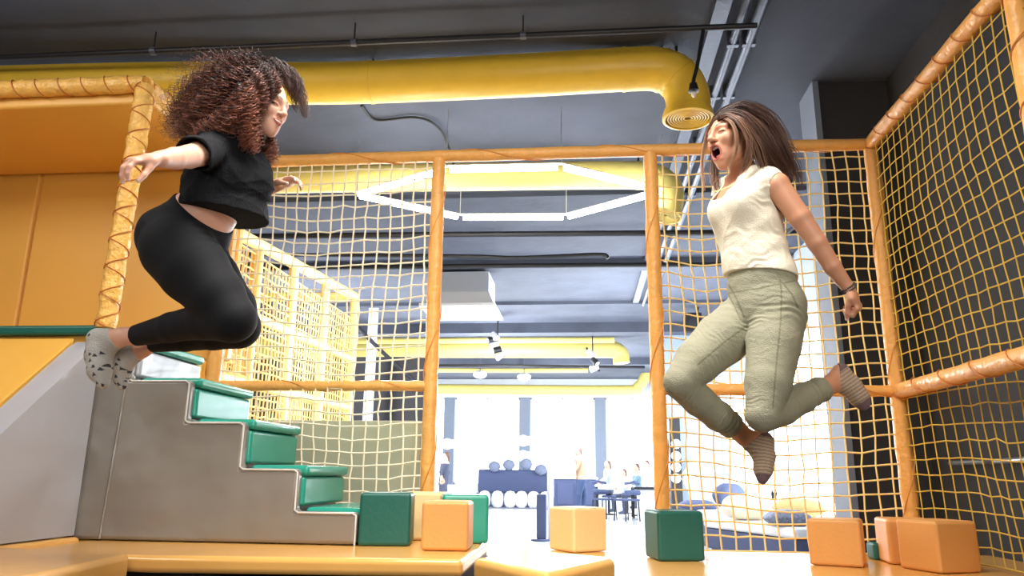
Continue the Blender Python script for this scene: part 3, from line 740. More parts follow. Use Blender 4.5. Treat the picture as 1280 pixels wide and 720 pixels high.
# ================================================================= window lounge on the right
db = thing('window_daybed', (2.0,10.2,0), 'low navy sided daybed with a white top under the right window', 'daybed')
def rbox(mbd, p0, p1, wdir, z0, z1):
    p0, p1 = np.array(p0), np.array(p1); d = (p1-p0)/np.linalg.norm(p1-p0); nrm = np.array((-d[1], d[0]))
    q = [p0, p1, p1+nrm*wdir, p0+nrm*wdir]
    return mbd.prism([(x,y,z0) for x,y in q], (0,0,z1-z0))
rbox(MB(), (1.52,10.3), (2.2,8.6), 1.3, .10, .34).build('base', M_navy_haze, db, bevel=.02)
rbox(MB(), (1.50,10.32), (2.2,8.55), 1.3, .345, .46).build('mattress', M_wplas, db, bevel=.04)
rbox(MB(), (1.58,10.2), (2.15,8.75), 1.1, 0, .10).build('plinth', M_dark, db, smooth=False)
db2 = thing('window_daybed', (1.6,12.3,0), 'further low daybed end with white top left of the pillows', 'daybed')
rbox(MB(), (1.5,12.4), (1.95,10.9), 1.0, .12, .36).build('base', M_navy_haze, db2, bevel=.02)
rbox(MB(), (1.5,12.42), (1.96,10.88), 1.0, .365, .50).build('mattress', M_wplas, db2, bevel=.04)
rbox(MB(), (1.56,12.3), (1.9,11.0), .9, 0, .12).build('plinth', M_dark, db2, smooth=False)
def pillow(px, py, Y, r, m, label, rz=0, tz=0):
    c = A(px,py,Y=Y); zc = c[2]+.05
    fn = lambda V: np.stack([np.sign(V[:,0])*np.abs(V[:,0])**.62, np.sign(V[:,1])*np.abs(V[:,1])**.62, V[:,2]*(1-.55*np.maximum(np.abs(V[:,0]),np.abs(V[:,1]))**2)], 1)
    R = _rz(rz)@_rx(tz)
    b = MB().blob((0,0,0), 1, 20, fn=lambda V: (fn(V)*np.array(r))@R.T)
    b.v[0] = b.v[0]+np.array((c[0],c[1],0)); b.v[0][:,2] += zc
    return tag(b.build('pillow', m), label, 'pillow', 'pillows on the window daybed')
pillow(935,642,10.0,(.34,.22,.13), M_cush, 'large cream pillow lying on the daybed', .3)
pillow(1000,640,9.6,(.32,.22,.11), mat('mustard_fabric', srgb(214,190,128), .85, bump=.3, bscale=50, var=.1), 'mustard tinged pillow beside the plaster column', -.2)
pillow(985,654,8.95,(.26,.18,.10), M_spot, 'dotted blue-grey pillow at the front of the daybed', .1)
pillow(922,634,11.6,(.25,.16,.12), M_cush, 'small cream pillow behind the large cream one', .8)
pillow(912,624,12.2,(.28,.12,.2), M_navy_haze, 'dark navy pillow at the far left end of the daybed', .4, .4)
pillow(872,637,12.1,(.3,.2,.1), M_navy_haze, 'flat navy cushion nearest the green cube', .1)
# tall vase with blades
vs = thing('vase', tuple(A(968,640,Y=11.4)), 'slender grass blades in a pale pot on the daybed window ledge', 'vase')
c = A(968,632,Y=11.4); MB().lathe([(.03,0),(.07,.02),(.06,.12),(.045,.15)], c-np.array((0,0,.06)), 14).build('pot', M_wplas, vs)
for k in range(5): MB().tube([c+np.array((.01*k-.02,0,.06)), c+np.array((.02*k-.03,.01,.2)), c+np.array((.035*k-.02,.02,.38-.03*k))], [.012,.009,.002], 5).build('blade', M_dark, vs)
# chevron light, shelf unit, loudspeaker on the pale wall behind
M_pier = mat('pale_blue_plaster', srgb(150,166,194), .7, bump=.1, bscale=22, var=.04)
wp = struct('wall_pier', MB().box((A(832,500,Y=16.5)[0],16.5,0),(A(893,500,Y=16.5)[0],16.7,HZ)), M_pier, smooth=False)
cv = [A(876,568,Y=16.3), A(857,596,Y=16.3), A(876,634,Y=16.3)]
chv = thing('chevron_light', tuple(cv[1]), 'pale yellow arrow shaped light pointing left on the pale wall', 'wall light')
M_chev = mat('pale_yellow_glow', srgb(255,246,200), .4, emit=srgb(255,240,180), estr=1.0, bump=.01)
for a, b in zip(cv, cv[1:]): MB().tube([a,b], .09, 4).build('light_bar', M_chev, chv)
sx = A(843,560,Y=16.2); sh = thing('shelf_unit', (sx[0],16.3,0), 'narrow black shelf tower with round white jars beside the padded post', 'shelf')
MB().box((sx[0]-.1,16.1,0),(sx[0]+.12,16.45,A(846,522,Y=16.2)[2])).build('body', M_dark, sh, smooth=False)
for py in (555,570,584,598):
    c = A(845,py,Y=15.97); tag(MB().blob(c, .1).build('jar', M_wplas), 'round white jar on the black shelf tower', 'jar', 'jars on the shelf tower')
sp = A(866,405,Y=14.5); sk = thing('loudspeaker', tuple(sp), 'black loudspeaker on a bracket behind the right net', 'loudspeaker')
MB().box(sp-np.array((.16,.15,.2)), sp+np.array((.16,.15,.2))).build('cabinet', M_dark, sk, bevel=.03); MB().tube([sp+np.array((.1,.1,.2)), A(874,355,Y=14.6), A(836,357,Y=14.6)], .03, 6).build('bracket', M_dark, sk)
MB().lathe([(.001,0),(.1,.0),(.1,.02),(.001,.02)], sp-np.array((0,.15,0)), 16, (0,-1,0)).build('speaker_cone', M_cable, sk)
MB().tube([A(874,355,Y=14.6), np.array((A(874,355,Y=14.6)[0],14.6,HZ))], .02, 6).build('bracket_rod', M_dark, sk)
# push bars of the dark doors in the right wall
for (pa, pb), lb in zip((((1188,579),(1233,577)),((1243,577),(1300,573))), ('left steel push bar on the charcoal wall behind the net','right steel push bar on the charcoal wall behind the net')):
    a, b = A(*pa,X=XR-.06), A(*pb,X=XR-.06); o = thing('push_bar', tuple((a+b)/2), lb, 'door handle', 'push bars')
    MB().tube([a,b], .016, 10).build('bar', M_chrome, o)
    for e in (lerp(a,b,.06), lerp(a,b,.94)): MB().tube([e, e+np.array((.06,0,0))], .014, 8).build('bracket', M_chrome, o)
# ================================================================= people
M_skinR = mat('tanned_skin', srgb(204,146,114), .48, sss=.12, bump=.05, bscale=200, var=.03, vscale=20)
M_skinL = mat('fair_skin', srgb(218,166,142), .48, sss=.12, bump=.05, bscale=200, var=.03, vscale=20)
M_lip   = mat('lips', srgb(182,98,88), .4, bump=.03)
M_mouth = mat('mouth_inside', srgb(70,22,20), .4, bump=.03)
M_brow  = mat('brow_hair', srgb(70,44,32), .6, bump=.1)
M_lash  = M_lash
M_lid   = mat('dark_lashes', srgb(40,26,22), .6, bump=.05)
M_teeth = mat('teeth', srgb(244,238,226), .25, bump=.02)
M_eye   = mat('eye_white', srgb(230,226,220), .2, bump=.01)
M_iris  = mat('iris', srgb(58,36,24), .2, bump=.01)
M_nail  = mat('nails', srgb(236,204,192), .25, bump=.01)
M_tee   = mat('black_cotton', srgb(14,15,20), .9, bump=.3, bscale=140, spec=.25, var=.1)
M_leg   = mat('black_leggings', srgb(14,15,20), .8, bump=.1, bscale=400, spec=.3)
M_blouse= mat('ivory_cotton', srgb(232,222,200), .8, bump=.2, bscale=160, sheen=.1)
M_jean  = mat('pale_khaki_denim', srgb(152,149,126), .8, bump=.35, bscale=230, var=.05, vscale=9)
M_jseam = mat('khaki_seam', srgb(124,121,98), .85, bump=.3, bscale=230)
M_sockA = mat('beige_knit', srgb(188,164,140), .9, bump=.4, bscale=160)
M_sockB = mat('taupe_knit', srgb(152,130,112), .9, bump=.4, bscale=160)
M_sockC = mat('dusky_knit', srgb(120,98,100), .9, bump=.4, bscale=160)
M_sockG = mat('grey_knit', srgb(176,172,166), .9, bump=.4, bscale=160)
M_sockD = mat('dark_grey_knit', srgb(58,58,60), .9, bump=.4, bscale=160)
M_bead  = mat('dark_beads', srgb(34,28,26), .3, bump=.05)
M_gold  = mat('gold_chain', srgb(214,176,100), .3, metal=1, bump=.02)
def hair_mat(name, dark, light, tip):
    m = mat(name, dark, .42, spec=.45); N = m.node_tree.nodes; L = m.node_tree.links
    a = N.new('ShaderNodeAttribute'); a.attribute_name = 'tint'
    r = N.new('ShaderNodeValToRGB'); e = r.color_ramp.elements
    e[0].position = 0; e[0].color = dark; e[1].position = 1; e[1].color = tip
    k = e.new(.5); k.color = light
    L.new(a.outputs['Fac'], r.inputs[0]); L.new(r.outputs[0], N['Principled BSDF'].inputs['Base Color']); return m
M_hairL = hair_mat('curly_auburn_hair', srgb(34,22,22), srgb(80,44,34), srgb(158,94,68))
M_hairR = hair_mat('straight_brown_hair', srgb(48,32,28), srgb(98,64,48), srgb(190,146,112))

def unit(v): v = np.asarray(v, float); return v/np.linalg.norm(v)
class Pose:
    def __init__(s, Y0): s.Y0 = Y0
    def __call__(s, px, py, dY=0.): return at(px, py, Y=s.Y0+dY)
    def j(s, px, py, dY, rpx): p = s(px,py,dY); return p, rpx*mpp(p)
def limb(S, J, shrink=0., k=.008, bump=None, capb=False):
    for i, ((a,ra),(b,rb)) in enumerate(zip(J, J[1:])):
        S.add(Cone(a, b, max(ra+shrink,.004), max(rb+shrink,.004), bump=bump, capb=capb and i == len(J)-2), k)
def hand(S, wrist, d, n, s, sc=1., curls=((.3,.4,.3),)*4, fan=.08, thumb=(.75,.5,.25), tcurl=.35, tips=None):
    d, n = unit(d), unit(n); n = unit(n-d*(n@d)); s = unit(np.asarray(s)-d*(np.asarray(s)@d)-n*(np.asarray(s)@n))
    L = lambda t: wrist+d*t*sc
    S.add(Loft([(L(-.01),s,n,.024*sc,.018*sc),(L(.035),s,n,.036*sc,.0165*sc),(L(.084),s,n,.040*sc,.0125*sc)]), .012)
    for i, (o, ln) in enumerate(zip((.029,.0098,-.0098,-.028),(.074,.082,.076,.060))):
        p = L(.086-.004*abs(i-1))+s*o*sc; ang = 0
        for q, (f, c) in enumerate(zip((.46,.30,.24), curls[i % len(curls)])):
            ang += c; v = unit(d*cos(ang)+n*sin(ang)+s*fan*(1.5-i)*cos(ang)); e = p+v*ln*f*sc
            S.add(Cone(p, e, (.0092-.0008*q)*sc, (.0084-.0009*q)*sc), .005 if q else .008); p = e
        if tips is not None: tips.append((p, v, unit(np.cross(v, s))))
    p = L(.022)+s*.022*sc; v = unit(s*thumb[0]+d*thumb[1]+n*thumb[2])
    for q, (f, r) in enumerate(((.042,.0125),(.034,.0105),(.026,.0095))):
        e = p+v*f*sc; S.add(Cone(p, e, r*sc, (r-.0012)*sc), .012 if q == 0 else .005); p = e; v = unit(v+d*tcurl*.5-s*tcurl*.3+n*tcurl*.2)
    if tips is not None: tips.append((p, v, s))
def head(S, o, R, sc, mouth):
    """R columns: forward, left, up. mouth 'open' or 'smile'"""
    X = lambda fn, k=.014: S.add(Xf(fn, o, R, sc), k)
    X(Ell((-.012,0,.035), (.094,.074,.088)), .02)
    X(Ell((.030,0,-.028), (.060,.058,.080)), .03)
    dz = -.026 if mouth == 'open' else 0; dx = -.012 if mouth == 'open' else 0
    chin = (.070+dx,0,-.100+dz)
    for y in (-1,1):
        X(Cone((-.008,y*.050,-.030), (.020,y*.046,-.072+dz*.5), .022, .019), .025)
        X(Cone((.020,y*.046,-.072+dz*.5), chin, .019, .017), .022)
        X(Ell((.058,y*.036,-.022), (.026,.024,.022)), .03)                 # cheekbone
        X(Cone((.080,y*.012,.034), (.066,y*.048,.030), .012, .010), .02)   # brow ridge
    X(Ell((.060,0,-.070+dz*.6), (.034,.036,.034)), .025)
    X(Cone(chin, (chin[0]-.002,0,chin[2]+.004), .016, .018), .015)
    X(Cone((.090,0,.022), (.112,0,-.020), .0075, .0105), .014)             # nose
    X(Ell((.112,0,-.022), (.0125,.011,.0105)), .008)
    for y in (-1,1):
        X(Ell((.099,y*.0125,-.026), (.011,.0075,.0075)), .006)
        S.sub(Xf(Ell((.100,y*.0075,-.036), (.006,.004,.006)), o, R, sc), .003)
        S.sub(Xf(Ell((.101,y*.034,.008), (.020,.022,.014)), o, R, sc), .014)    # eye socket
        X(Ell((.074,y*.033,.007), (.0155,.0175,.0115)), .006)                  # closed-over eyeball
        X(Cone((-.012,y*.076,.018), (-.006,y*.073,-.026), .012, .008), .008)   # ear
        X(Ell((-.012,y*.080,.006), (.016,.007,.028)), .006)
    if mouth == 'open':
        X(Cone((.094,-.014,-.050), (.094,.014,-.050), .0085, .0085), .010)
        for y in (-1,1): X(Cone((.094,y*.016,-.052), (.076,y*.024,-.084), .008, .008), .010)
        X(Cone((.078,-.016,-.105), (.078,.016,-.105), .0085, .0085), .010)
        S.sub(Xf(Ell((.084,0,-.076), (.046,.0215,.026)), o, R, sc), .006)
    else:
        for y in (-1,1):
            X(Cone((.104,0,-.055), (.085,y*.026,-.050), .0066, .004), .007)
            X(Cone((.101,0,-.066), (.085,y*.024,-.053), .0074, .004), .007)
        S.sub(Xf(Cone((.112,-.016,-.0595), (.112,.016,-.0595), .0035, .0035), o, R, sc), .003)
def head_pick(V, o, R, sc, mouth, idx):
    """material indices on the face: lips, brows, lashes, mouth cavity"""
    q = (V-o)@R/sc; x, y, z = q.T; ay = np.abs(y); front = x > .05
    m = np.zeros(len(V), int)
    br = front & (np.abs(z-(.034+.010*np.sin((ay-.014)/.036*2.2))) < .0036) & (ay > .014) & (ay < .052); m[br] = idx['brow']
    ls = front & (np.abs(z-(.0065-.004*((ay-.033)/.018)**2)) < .0024) & (ay > .0165) & (ay < .051); m[ls] = idx['lash']
    if mouth == 'open':
        e = np.sqrt((y/.0215)**2+((z+.076)/.026)**2); m[front & (e < 1.42) & (x > .070) & (z < -.042)] = idx['lip']
        m[front & (e < 1.06) & (x < .0935-.35*np.maximum(0,-z-.055))] = idx['mouth']
    else:
        l = front & (x > .082) & (z < -.048) & (z > -.075) & (ay < .027) & (np.abs(z+.060-.30*ay**1.1) < .0125*(1-(ay/.030)**2)+.001); m[l] = idx['lip']
        m[front & (ay < .022) & (np.abs(z+.0595-.2*ay) < .0017)] = idx['mouth']
    return m
def strands(name, parent, m, groups, seed, r=.0022, pts=26):
    """groups: (count, [(x,y,z,spread)...] world guide, curl radius, curl length, tint range)"""
    R = np.random.default_rng(seed); mb = MB(); tint = []
    for cnt, G, cr, cl, (t0,t1), wid in groups:
        G = np.asarray(G, float); C = catmull(G[:,:3], 8); sp = catmull(np.c_[G[:,3],G[:,3]*0,G[:,3]*0], 8)[:,0]
        n0 = len(C); L = np.linalg.norm(np.diff(C,axis=0),axis=1).sum()
        for _ in range(cnt):
            w = R.normal(0,1,3); w /= max(1e-6,np.linalg.norm(w)); w *= R.uniform(0,1)**.5
            e = R.uniform(.72,1.06); s0 = R.uniform(0,.12)
            tt = np.linspace(s0, min(1,e), pts)*(n0-1); i0 = np.clip(tt.astype(int),0,n0-2); f = (tt-i0)[:,None]
            w2 = R.normal(0,.25,3)
            P = C[i0]*(1-f)+C[i0+1]*f; S_ = sp[i0]*(1-f[:,0])+sp[i0+1]*f[:,0]
            P = P+w*S_[:,None]+w2*(S_*np.linspace(0,1,pts))[:,None]
            if cr:
                T = np.gradient(P,axis=0); T /= np.linalg.norm(T,axis=1)[:,None]+1e-9
                u = np.cross(T,[.3,.5,.81]); u /= np.linalg.norm(u,axis=1)[:,None]+1e-9; v = np.cross(T,u)
                ph = R.uniform(0,6.28)+np.linspace(0,1,pts)*L*e/(cl*R.uniform(.8,1.3))*2*pi; a = cr*R.uniform(.6,1.3)*np.clip(np.linspace(0,5,pts),.15,1)
                P = P+(np.cos(ph)*a)[:,None]*u+(np.sin(ph)*a)[:,None]*v
            rr = wid*R.uniform(.7,1.3)*np.clip(np.linspace(1.15,.25,pts),0,1)
            mb.tube(P, rr, 4, caps=False)
            tv = R.uniform(t0,t1); tint.append(np.repeat(np.clip(tv+np.linspace(-.12,.22,pts)*(1 if cr else .7),0,1),4))
    V = np.vstack(mb.v); F = np.array(mb.f)
    return mesh_obj(name, (V,F), m, parent, attr=np.concatenate(tint))
def project(V):
    q = (V-CAM)@CM; return 640+FPX*q[:,0]/-q[:,2], 360-FPX*q[:,1]/-q[:,2]
def seg_d(x, y, P):
    d = np.full(len(x), 1e9)
    for (ax,ay),(bx,by) in zip(P, P[1:]):
        t = np.clip(((x-ax)*(bx-ax)+(y-ay)*(by-ay))/((bx-ax)**2+(by-ay)**2),0,1); d = np.minimum(d, np.hypot(x-ax-t*(bx-ax), y-ay-t*(by-ay)))
    return d
H = .0032
# ------------------------------------------------------------------ the jumper on the right (faces left, turned a little to the camera)
Y0 = 3.0; P = Pose(Y0)
womR = thing('person', tuple(P(955,395)), 'person in ivory top and khaki jeans leaping with mouth wide open, arm thrown back', 'person')
a = radians(35); F_ = np.array((-cos(a),-sin(a),0)); S_ = np.array((sin(a),-cos(a),0)); U_ = np.array((0,0,1.))
def st(px,py,dY,a_,b_,F=F_,S=S_): return (P(px,py,dY), S, F, a_, b_)
trunkR = [st(958,385,.0,.160,.128), st(950,352,.0,.140,.108), st(943,322,.0,.124,.094), st(935,285,.0,.132,.100), st(934,252,.0,.148,.104), st(938,229,.0,.142,.066)]
hoR = P(913.5,174,-.02); ah = radians(32); Fh = unit((-cos(ah),-sin(ah),-.03)); Lh = unit(np.cross((0,0,1),Fh)); Uh = np.cross(Fh,Lh); RhR = np.stack([Fh,Lh,Uh],1); scR = .99
armR = [P.j(971,232,-.13,15.5), P.j(1000,272,-.14,13.5), P.j(1021,303,-.13,12), P.j(1040,333,-.11,11), P.j(1061,361,-.09,7.6)]
armRf = [P.j(908,236,.14,14), P.j(930,300,.25,11.5), P.j(950,350,.27,7.5)]
nearT = [P.j(972,392,-.045,35), P.j(967,430,-.085,33), P.j(960,480,-.13,28.5), P.j(953,518,-.16,21)]
nearC = [P.j(953,520,-.155,20.5), P.j(978,511,-.08,20.5), P.j(1004,497,.0,18), P.j(1027,486,.065,14.5)]
farT = [P.j(935,396,.07,33), P.j(902,424,.02,33), P.j(872,452,-.04,28.5), P.j(850,477,-.09,20.5)]
farC = [P.j(850,480,-.085,20), P.j(873,500,-.01,20), P.j(898,520,.06,18.5), P.j(916,533,.11,15)]
B = Solid(H)
B.add(Loft([(c,s,f,a_-.006,b_-.006) for c,s,f,a_,b_ in trunkR]), .02)
for y in (-.06,.07): B.add(Ell(P(933,262)+F_*.082+S_*y, (.042,.042,.045)), .03)
for s in (-.07,.07): B.add(Ell(P(961,391)-F_*.03+S_*s*.6, (.078,.078,.08)), .025)
B.add(Cone(P(937,232)-F_*.01, hoR+RhR@np.array((-.022,0,-.05)), .052, .047), .03)
B.add(Cone(P(938,226)-S_*.0, armR[0][0], .045, armR[0][1]), .03); B.add(Cone(P(938,226), armRf[0][0], .045, armRf[0][1]), .03)
limb(B, armR); limb(B, armRf)
for J in (nearT,nearC,farT,farC): limb(B, J, -.008)
limb(B, [nearC[-1], P.j(1041,480,.10,11.5)], -.002); limb(B, [farC[-1], P.j(928,543,.14,11.5)], -.002)
fnear = [P.j(1041,478,.10,11), P.j(1050,467,.12,12), P.j(1063,483,.12,13), P.j(1074,497,.12,11.5), P.j(1079,505,.12,8)]
ffar = [P.j(930,546,.14,11), P.j(953,552,.17,12.5), P.j(955,570,.16,12.5), P.j(954,587,.14,11), P.j(953,598,.13,7)]
limb(B, fnear, -.003); limb(B, ffar, -.003)
B.add(Cone(fnear[0][0], fnear[2][0], .032, .03), .02); B.add(Cone(ffar[0][0], ffar[2][0], .032, .033), .02)
head(B, hoR, RhR, scR, 'open')
tipsR = []
dw = unit(armR[-1][0]-armR[-2][0])
hand(B, armR[-1][0], unit(P(1071,380,-.08)-armR[-1][0]), (-.75,.55,-.25), (-.3,-.85,.25), .95, ((1.0,1.2,.7),(1.05,1.25,.7),(1.1,1.25,.7),(1.1,1.2,.7)), .03, (.25,.75,.55), .9, tipsR)
hand(B, armRf[-1][0], (.1,.1,-1), (1,0,0), (0,-1,0), .95, ((.3,.4,.3),)*4)
V, Fc = B.mesh(1)
def pickR(c):
    m = head_pick(c, hoR, RhR, scR, 'open', dict(brow=2,lash=3,lip=1,mouth=4))
    for p, v, b in tipsR: m[(np.linalg.norm(c-p,axis=1) < .0085) & (((c-p)@b) > .002)] = 5
    return m
bodyR = mesh_obj('body', (V,Fc), [M_skinR,M_lip,M_brow,M_lid,M_mouth,M_nail], womR, pickR)
hl = lambda *q: hoR+RhR@(np.array(q)*scR)
tm = MB(); tp = [hl(.088-.0*abs(t)-7*t*t*1.6,t,-.056) for t in np.linspace(-.018,.018,9)]
tm.tube(tp, .0048, 6); tm.build('teeth', M_teeth, womR)
MB().blob(hl(.066,0,-.092), (.018,.014,.009), 10).build('tongue', M_lip, womR)
# ivory cap-sleeved top
def crease(c, d, lam, sig, amp):
    d = unit(d); e = unit(np.cross(d,(.3,.8,.5)))
    def f(p):
        q = p-c; u = q@d; v = q@e
        w = np.sin(u*pi/lam+1.3*np.sin(v*31+u*20)+.8*np.sin(v*67-u*47))
        return -amp*(.4-1.4*np.abs(w)**1.5)*(.55+.45*np.sin(u*61+v*37+c[0]*50))*np.exp(-(np.linalg.norm(q,axis=-1)/sig)**2)
    return f
def folds(amp, seed, lam=.05):
    R = np.random.default_rng(seed); W = [(unit(R.normal(0,1,3)), R.uniform(.7,1.6)*2*pi/lam, R.uniform(0,6.28)) for _ in range(5)]
    W2 = [(unit(R.normal(0,1,3)), 2*pi/(lam*3), R.uniform(0,6.28)) for _ in range(3)]
    def f(p):
        w = sum(np.sin(p@k*q+ph) for k,q,ph in W2)*1.2; s = 0
        for k,q,ph in W: s = s+(1-np.abs(np.sin(p@k*q*.5+ph+w)))**2
        return amp*(.45*len(W)-s)/len(W)*2
    return f
T = Solid(H)
off = [(.02,.018),(.014,.012),(.016,.016),(.010,.010),(.004,.006),(.006,.006)]
shirt_st = [st(953,366,.0,.158,.122), *[(c,s,f,a_+o[0],b_+o[1]) for (c,s,f,a_,b_),o in zip(trunkR[1:], off[1:])]]
T.add(Loft(shirt_st), .02)
for y in (-.06,.07): T.add(Ell(P(930,264)+F_*.072+S_*y*.9, (.056,.056,.062)), .06)
T.add(Cone(P(938,228), P(961,226,-.115), .05, .052), .03); T.add(Cone(P(938,228), P(906,236,.14), .05, .05), .03)
T.add(Cone(P(962,228,-.12), P(974,236,-.132), .051, .052, capb=True), .015)
T.add(Cone(P(968,325,.02), P(994,343,.03), .035, .010), .03)
T.add(Cone(P(908,236,.14), P(902,250,.16), .05, .052, capb=True), .02)
T.warp(folds(.0036, 5, .12))
for a_ in ((P(955,246,-.12),(.5,0,.85),.032,.055,.005), (P(966,300,-.08),(.75,.1,.65),.04,.07,.005), (P(940,334,-.11),(.15,0,1),.034,.08,.004), (P(915,300,-.1),(.6,0,.75),.05,.08,.003)): T.warp(crease(*a_))
hp = P(945,346); T.cut(Half(hp, unit((-.16,0,-1.))))
T.shell(.006)
T.sub(Cone(P(928,222)-S_*.03+F_*.055+U_*.06, P(924,238)-S_*.02+F_*.07, .060, .062), .006)
T.sub(Cone(P(935,230), P(932,203), .062, .076), .006)
T.sub(Cone(armR[0][0], lerp(armR[0][0],armR[1][0],2.), .050, .050), .004)
V, Fc = T.mesh(1); topR = mesh_obj('cotton_top', (V,Fc), M_blouse, womR)
# jeans
Jn = Solid(H)
def whisk(am, fr): return lambda t, Pq: am*np.sin(t*fr+2.2*np.sin(Pq[...,0]*34)+1.4*np.sin(Pq[...,2]*41))*np.exp(-((t-.12)/.35)**2)
Jn.add(Loft([(trunkR[0][0]+np.array((0,0,-.03)),S_,F_,.150,.120),(trunkR[0][0],S_,F_,.158,.128),(trunkR[1][0],S_,F_,.140,.108),(trunkR[1][0]+np.array((-.003,0,.06)),S_,F_,.130,.100)]), .02)
for s in (-.07,.07): Jn.add(Ell(P(961,391)-F_*.03+S_*s*.6, (.086,.086,.092)), .025)
def kn(J, sgn):
    for i, ((a_,ra),(b_,rb)) in enumerate(zip(J, J[1:])):
        bump = None
        if sgn == 'T' and i == 0: bump = whisk(.0042, 26)
        if sgn == 'C' and i == 2: bump = lambda t,q: .0030*np.sin(t*19+1.6*np.sin(q[...,1]*70))
        Jn.add(Cone(a_, b_, ra, rb, bump=bump, capb=(sgn == 'C' and i == 2)), .012)
kn(nearT,'T'); kn(nearC,'C'); kn(farT,'T'); kn(farC,'C')
for C in (nearC, farC):
    e, r_ = C[-1]; dd = unit(e-C[-2][0]); Jn.add(Cone(e-dd*.030, e-dd*.001, r_+.007, r_+.006, capa=True, capb=True), .003)
Jn.warp(folds(.0016, 8, .05))
for a_ in ((P(943,404,-.1),(.3,0,1),.020,.075,.0034), (P(960,372,-.12),(.12,0,1),.024,.07,.0026), (P(886,428,-.06),(.72,-.2,.62),.018,.075,.0034), (P(948,506,-.18),(.1,0,1),.016,.05,.003),
           (P(982,506,-.08),(.8,.5,.3),.02,.06,.003), (P(1010,494,-.02),(.8,.5,.3),.016,.05,.0028), (P(864,490,-.09),(-.6,-.3,.7),.016,.045,.0032), (P(902,522,.04),(.7,.3,-.6),.018,.06,.003), (P(958,440,-.14),(.1,0,1),.026,.06,.0018)): Jn.warp(crease(*a_))
wp0 = P(946,347); nw = unit((.16,0,1.)); Jn.cut(Half(wp0+nw*.018, nw))
for C in (nearC, farC):
    e, r_ = C[-1]; dd = unit(e-C[-2][0]); Jn.sub(Cone(e-dd*.012, e+dd*.05, r_-.004, r_-.004, capa=True), .002)
V, Fc = Jn.mesh(1)
def pickJ(c):
    x, y = project(c); m = np.zeros(len(c), int); nearc = c[:,1] < Y0+.12
    lines = [[(905,358),(914,375),(926,399)], [(911,356),(922,376),(930,396)], [(975,350),(977,370),(976,400),(970,460),(966,510)], [(935,406),(905,428),(872,456)], [(977,352),(990,368),(997,384)], [(902,368),(950,360),(993,351)]]
    for l in lines: m[(seg_d(x,y,l) < 1.1) & nearc] = 1
    return m
jeansR = mesh_obj('jeans', (V,Fc), [M_jean,M_jseam], womR, pickJ)
def sock(parent, J, name, pick, mats, shrink=.0005, cut=None, extra=()):
    S = Solid(H); limb(S, J, shrink, .018)
    for e in extra: S.add(e, .02)
    if cut is not None: S.cut(cut)
    return mesh_obj(name, S.mesh(1), mats, parent, pick)
def stripes(J, per):
    pts = [p for p,_ in J]
    def f(c):
        ax = unit(pts[-1]-pts[1]); t = (c-pts[1])@ax; L = np.linalg.norm(pts[-1]-pts[1])
        m = ((t/per) % 1 > .5).astype(int); m[t > L-.012] = 2; m[t < -.008] = 2; return m
    return f
n1 = unit(P(1033,484,.08)-P(1046,474,.11))
sock(womR, fnear, 'striped_sock', stripes(fnear,.013), [M_sockA,M_sockB,M_sockC], .0005, Half(P(1047,479,.10), unit((-.75,0,.12))), (Cone(fnear[0][0], fnear[2][0], .034, .033),))
sock(womR, ffar, 'striped_sock', stripes(ffar,.013), [M_sockA,M_sockB,M_sockC], .0005, Half(P(938,552,.14), unit((-.55,0,.75))), (Cone(ffar[0][0], ffar[2][0], .034, .036),))
# bracelet, necklace
wd = unit(armR[-1][0]-armR[-2][0]); wc = lerp(armR[-2][0],armR[-1][0],.93); u = unit(np.cross(wd,(0,1,0))); w = np.cross(wd,u); br = MB()
for k in range(2):
    for q in np.linspace(0,2*pi,22,endpoint=False): br.blob(wc+wd*.011*k+(.0285)*(cos(q)*u+sin(q)*w), .0044, 6)
br.build('beaded_bracelet', M_bead, womR)
# straight brown hair
hp3 = lambda *q: tuple(hl(*q))
def g(pts): return [tuple(P(x,y,d))+(s*mpp(P(x,y,d)),) for x,y,d,s in pts]
C_ = Solid(.004); C_.add(Xf(Ell((-.016,0,.046),(.098,.083,.090)), hoR, RhR, scR), .02); C_.add(Xf(Ell((-.062,0,-.005),(.07,.085,.09)), hoR, RhR, scR), .03)
C_.add(Cone(P(955,175,.0), P(972,205,.02), .075, .045), .04); C_.add(Cone(P(972,205,.02), P(985,225,.03), .045, .02), .03)
C_.sub(Xf(Ell((.098,0,-.018),(.066,.070,.088)), hoR, RhR, scR), .02)
C_.sub(Xf(Cone((.02,.07,-.1),(.05,.08,-.03),.045,.04), hoR, RhR, scR), .02)
V, Fc = C_.mesh(2); hairR = mesh_obj('hair', (V,Fc), M_hairR, womR, None, np.random.default_rng(2).uniform(.05,.25,len(V)))
